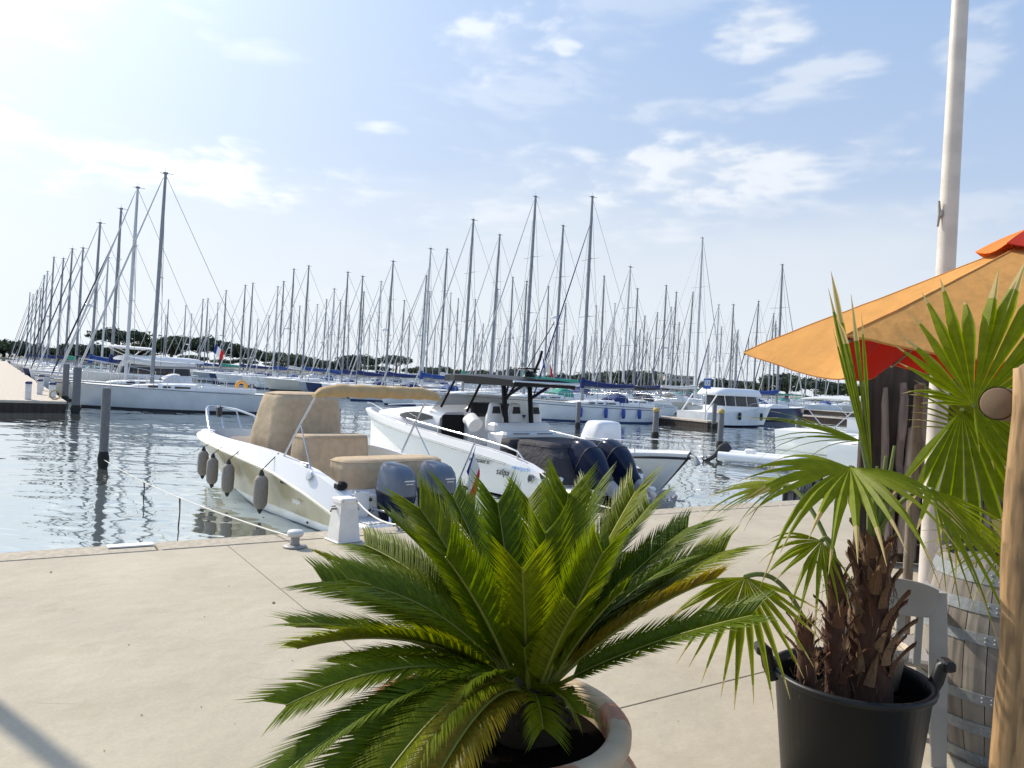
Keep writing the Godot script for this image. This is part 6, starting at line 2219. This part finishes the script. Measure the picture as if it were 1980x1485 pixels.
func make_parasol() -> void:
	var c := Vector3(3.23, 0, -4.87)
	var t := thing("parasol", "orange market parasol with red lining and slack panels", "parasol", c)
	var R := 1.76
	var tips := []
	for k in 6:
		var a := deg_to_rad(150.0 + 60.0 * k)
		tips.append(Vector3(cos(a) * R, 1.91, -sin(a) * R))
	var apex := Vector3(0, 2.66, 0)
	var n := 18
	for k in 6:
		var a: Vector3 = tips[k]
		var c2: Vector3 = tips[(k + 1) % 6]
		var slack: float = [1.0, 0.45, 0.5, 0.5, 0.6, 0.8][k]
		var grid := []
		for i in n + 1:
			var row := []
			var s := float(i) / n
			for j in n + 1:
				var w := float(j) / n
				var rim := a.lerp(c2, w)
				var q := apex.lerp(rim, s)
				var belly := 4.0 * w * (1.0 - w)
				q += Vector3(0, -0.20 * slack * belly * pow(s, 1.5), 0)
				var inward := Vector3(-rim.x, 0, -rim.z).normalized()
				q += inward * 0.34 * slack * pow(belly, 1.3) * pow(s, 2.0)
				q.y += (0.016 * nz.get_noise_3d(q.x * 1.5, k * 9.0, q.z * 1.5) + 0.007 * nz.get_noise_3d(q.x * 5.0, k * 9.0, q.z * 5.0)) * s
				row.append(q)
			grid.append(row)
		var b := B.new()
		b.shell(grid, Vector3(0, 0.006, 0))
		obj(b, "canopy_panel", M.canopy, t)
		var lin := []
		for row in grid:
			var r2 := []
			for q in row:
				r2.append(q + Vector3(0, -0.008, 0))
			lin.append(r2)
		b = B.new()
		b.shell(lin, Vector3(0, 0.004, 0))
		obj(b, "lining_panel", M.canopy_red, t)
		b = B.new()
		var hem := []
		for q in grid[n]:
			hem.append(q + Vector3(0, 0.001, 0))
		b.tube(hem, 0.0075, 6)
		obj(b, "hem", M.canopy, t)
		b = B.new()
		var seam := []
		for row in grid:
			seam.append(row[0] + Vector3(0, 0.007, 0))
		b.tube(seam, 0.005, 5)
		obj(b, "seam", M.canopy, t)
		b = B.new()
		b.tube([apex + Vector3(0, -0.03, 0), a + Vector3(0, -0.02, 0)], 0.011, 6)
		obj(b, "rib", M.slim_wood, t)
		b = B.new()
		b.tube([Vector3(0, 1.95, 0), apex.lerp(a, 0.52) + Vector3(0, -0.04, 0)], 0.009, 6)
		obj(b, "strut", M.slim_wood, t)
	# vent cap
	for k in 6:
		var a := deg_to_rad(150.0 + 60.0 * k)
		var a2 := deg_to_rad(210.0 + 60.0 * k)
		var grid := []
		for i in 6:
			var row := []
			for j in 7:
				var d := Vector3(cos(a), 0, -sin(a)).lerp(Vector3(cos(a2), 0, -sin(a2)), j / 6.0)
				var s := i / 5.0
				row.append(Vector3(0, 2.74 - 0.10 * s - 0.05 * s * s, 0) + d * 0.32 * s + Vector3(0, -0.03 * s * sin(PI * j / 6.0), 0))
			grid.append(row)
		var b := B.new()
		b.shell(grid, Vector3(0, 0.006, 0))
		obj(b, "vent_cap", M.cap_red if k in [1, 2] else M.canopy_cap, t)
	var b := B.new()
	b.tube([Vector3(0, 0.10, 0), Vector3(0, 2.82, 0)], 0.026, 14)
	obj(b, "pole", M.slim_wood, t)
	b = B.new()
	b.lathe([Vector2(0.01, 0.003), Vector2(0.30, 0.003), Vector2(0.30, 0.06), Vector2(0.06, 0.10), Vector2(0.04, 0.16), Vector2(0.01, 0.16)], 32)
	obj(b, "base", M.concrete_edge, t)

func make_posts() -> void:
	# round timber post at the terrace corner with a rail end
	var t := thing("timber_post", "round pale timber post at the right edge of the terrace", "post", Vector3(1.535, 0, -2.30))
	var b := B.new()
	var pts := []
	var rad := []
	for i in 15:
		pts.append(Vector3(0.004 * sin(i * 1.1), 0.003 + 1.715 * i / 14.0, 0.004 * cos(i * 0.9)))
		rad.append(0.049 + 0.0015 * sin(i * 2.3))
	pts.append(Vector3(0, 1.724, 0))
	rad.append(0.044)
	b.tube(pts, rad, 22)
	obj(b, "shaft", M.post_wood, t)
	b = B.new()
	b.lathe([Vector2(0.003, 0), Vector2(0.011, 0.001), Vector2(0.014, 0.004), Vector2(0.003, 0.005)], 12)
	var kn := obj(b, "knot", M.log_end, t)
	kn.position = Vector3(0.012, 0.93, 0.0475)
	kn.rotation.x = PI / 2
	kn.scale.y = 0.6
	t = thing("timber_rail", "cut end of a round timber rail beside the post", "rail", Vector3(1.49, 1.61, -2.43), 0.0)
	b = B.new()
	b.tube([Vector3(0, 0, 0.05), Vector3(0.45, -0.02, -0.42)], 0.052, 20, 1, false)
	obj(b, "rail_shaft", M.log_bark, t)
	b = B.new()
	b.lathe([Vector2(0.002, 0.004), Vector2(0.044, 0.002), Vector2(0.052, -0.003), Vector2(0.002, -0.004)], 22)
	var e := obj(b, "cut_end", M.log_end, t)
	e.position = Vector3(0, 0, 0.05)
	e.basis = Basis(Quaternion(Vector3.UP, Vector3(-0.45, 0.02, 0.47).normalized()))
	# the pole outside the frame at the left whose shadow crosses the corner
	t = thing("flagpole", "white flagpole on the quay edge left of the open concrete", "flagpole", Vector3(-4.72, 0, -5.42))
	b = B.new()
	b.tube([Vector3(0, 0.01, 0), Vector3(0, 3.0, 0), Vector3(0, 6.4, 0)], [0.055, 0.052, 0.042], 16)
	obj(b, "pole", M.pole_white, t)
	b = B.new()
	b.lathe([Vector2(0.01, 0.003), Vector2(0.15, 0.003), Vector2(0.15, 0.02), Vector2(0.09, 0.03), Vector2(0.01, 0.03)], 24)
	obj(b, "base_plate", M.iron, t)
	# flagpole
	t = thing("flagpole", "tall white tapered flagpole rising behind the orange parasol", "flagpole", Vector3(3.685, 0, -6.70))
	b = B.new()
	b.tube([Vector3(0, 0.01, 0), Vector3(0, 1.0, 0), Vector3(0, 3.2, 0), Vector3(0, 6.4, 0), Vector3(0, 7.2, 0)], [0.082, 0.080, 0.075, 0.060, 0.055], 24)
	obj(b, "pole", M.pole_white, t)
	b = B.new()
	b.lathe([Vector2(0.01, 0.003), Vector2(0.15, 0.003), Vector2(0.15, 0.02), Vector2(0.09, 0.03), Vector2(0.01, 0.03)], 24)
	obj(b, "base_plate", M.iron, t)
	b = B.new()
	b.box(Vector3(-0.078, 3.23, 0.02), Vector3(0.03, 0.06, 0.05), 0.008)
	b.tube([Vector3(-0.10, 3.12, 0.02), Vector3(-0.09, 3.23, 0.02), Vector3(-0.10, 3.34, 0.02)], [0.010, 0.015, 0.010], 8)
	obj(b, "cleat", M.iron, t)
	b = B.new()
	b.lathe([Vector2(0.01, 7.2), Vector2(0.07, 7.21), Vector2(0.09, 7.27), Vector2(0.06, 7.33), Vector2(0.01, 7.35)], 18)
	obj(b, "finial", M.pole_white, t)
	# slim wooden pole
	t = thing("wooden_pole", "slim grey-brown wooden pole between fan palm and flagpole", "pole", Vector3(2.78, 0, -5.32))
	b = B.new()
	b.tube([Vector3(0, 0.003, 0), Vector3(0, 0.9, 0), Vector3(0.01, 1.72, 0)], [0.033, 0.032, 0.030], 12)
	obj(b, "shaft", M.slim_wood, t)
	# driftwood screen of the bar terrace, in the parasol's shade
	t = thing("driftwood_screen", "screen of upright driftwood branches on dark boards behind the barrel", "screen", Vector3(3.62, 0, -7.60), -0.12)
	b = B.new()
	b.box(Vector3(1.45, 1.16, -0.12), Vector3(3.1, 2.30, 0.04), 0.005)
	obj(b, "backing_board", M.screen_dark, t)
	for x in [-0.12, 3.02]:
		b = B.new()
		b.box(Vector3(x, 1.18, -0.06), Vector3(0.09, 2.34, 0.09), 0.01)
		obj(b, "frame_post", M.dark_wood, t)
	var r := RandomNumberGenerator.new()
	r.seed = 19
	for k in 46:
		b = B.new()
		var x := 0.02 + 2.9 * (k + r.randf_range(-0.3, 0.3)) / 46.0
		var y0 := r.randf_range(0.01, 0.15) if k % 3 else r.randf_range(0.5, 0.8)
		var y1 := minf(1.78, y0 + r.randf_range(0.75, 1.4))
		var ln := r.randf_range(-0.07, 0.07)
		var rr := r.randf_range(0.03, 0.06)
		var p2 := []
		var ra := []
		for i in 8:
			var q := i / 7.0
			p2.append(Vector3(x + ln * (q - 0.5) + 0.02 * sin(q * 5.0 + k), lerpf(y0, y1, q), 0.01 + r.randf_range(-0.02, 0.05)))
			ra.append(rr * (0.55 + 0.6 * sin(PI * (0.12 + 0.76 * q))) * r.randf_range(0.85, 1.15))
		b.tube(p2, ra, 9)
		obj(b, "driftwood_branch", [M.driftwood, M.driftwood_pale, M.driftwood][k % 3], t)

func _ready() -> void:
	rng.seed = 7
	make_camera_and_light()
	make_materials()
	make_water()
	make_quay()
	make_piers()
	make_shore()
	make_motorboats()
	make_rows()
	make_quay_furniture()
	make_grit()
	make_posts()
	make_parasol()
	make_barrel()
	make_chair()
	make_fan_palm()
	make_cycad()
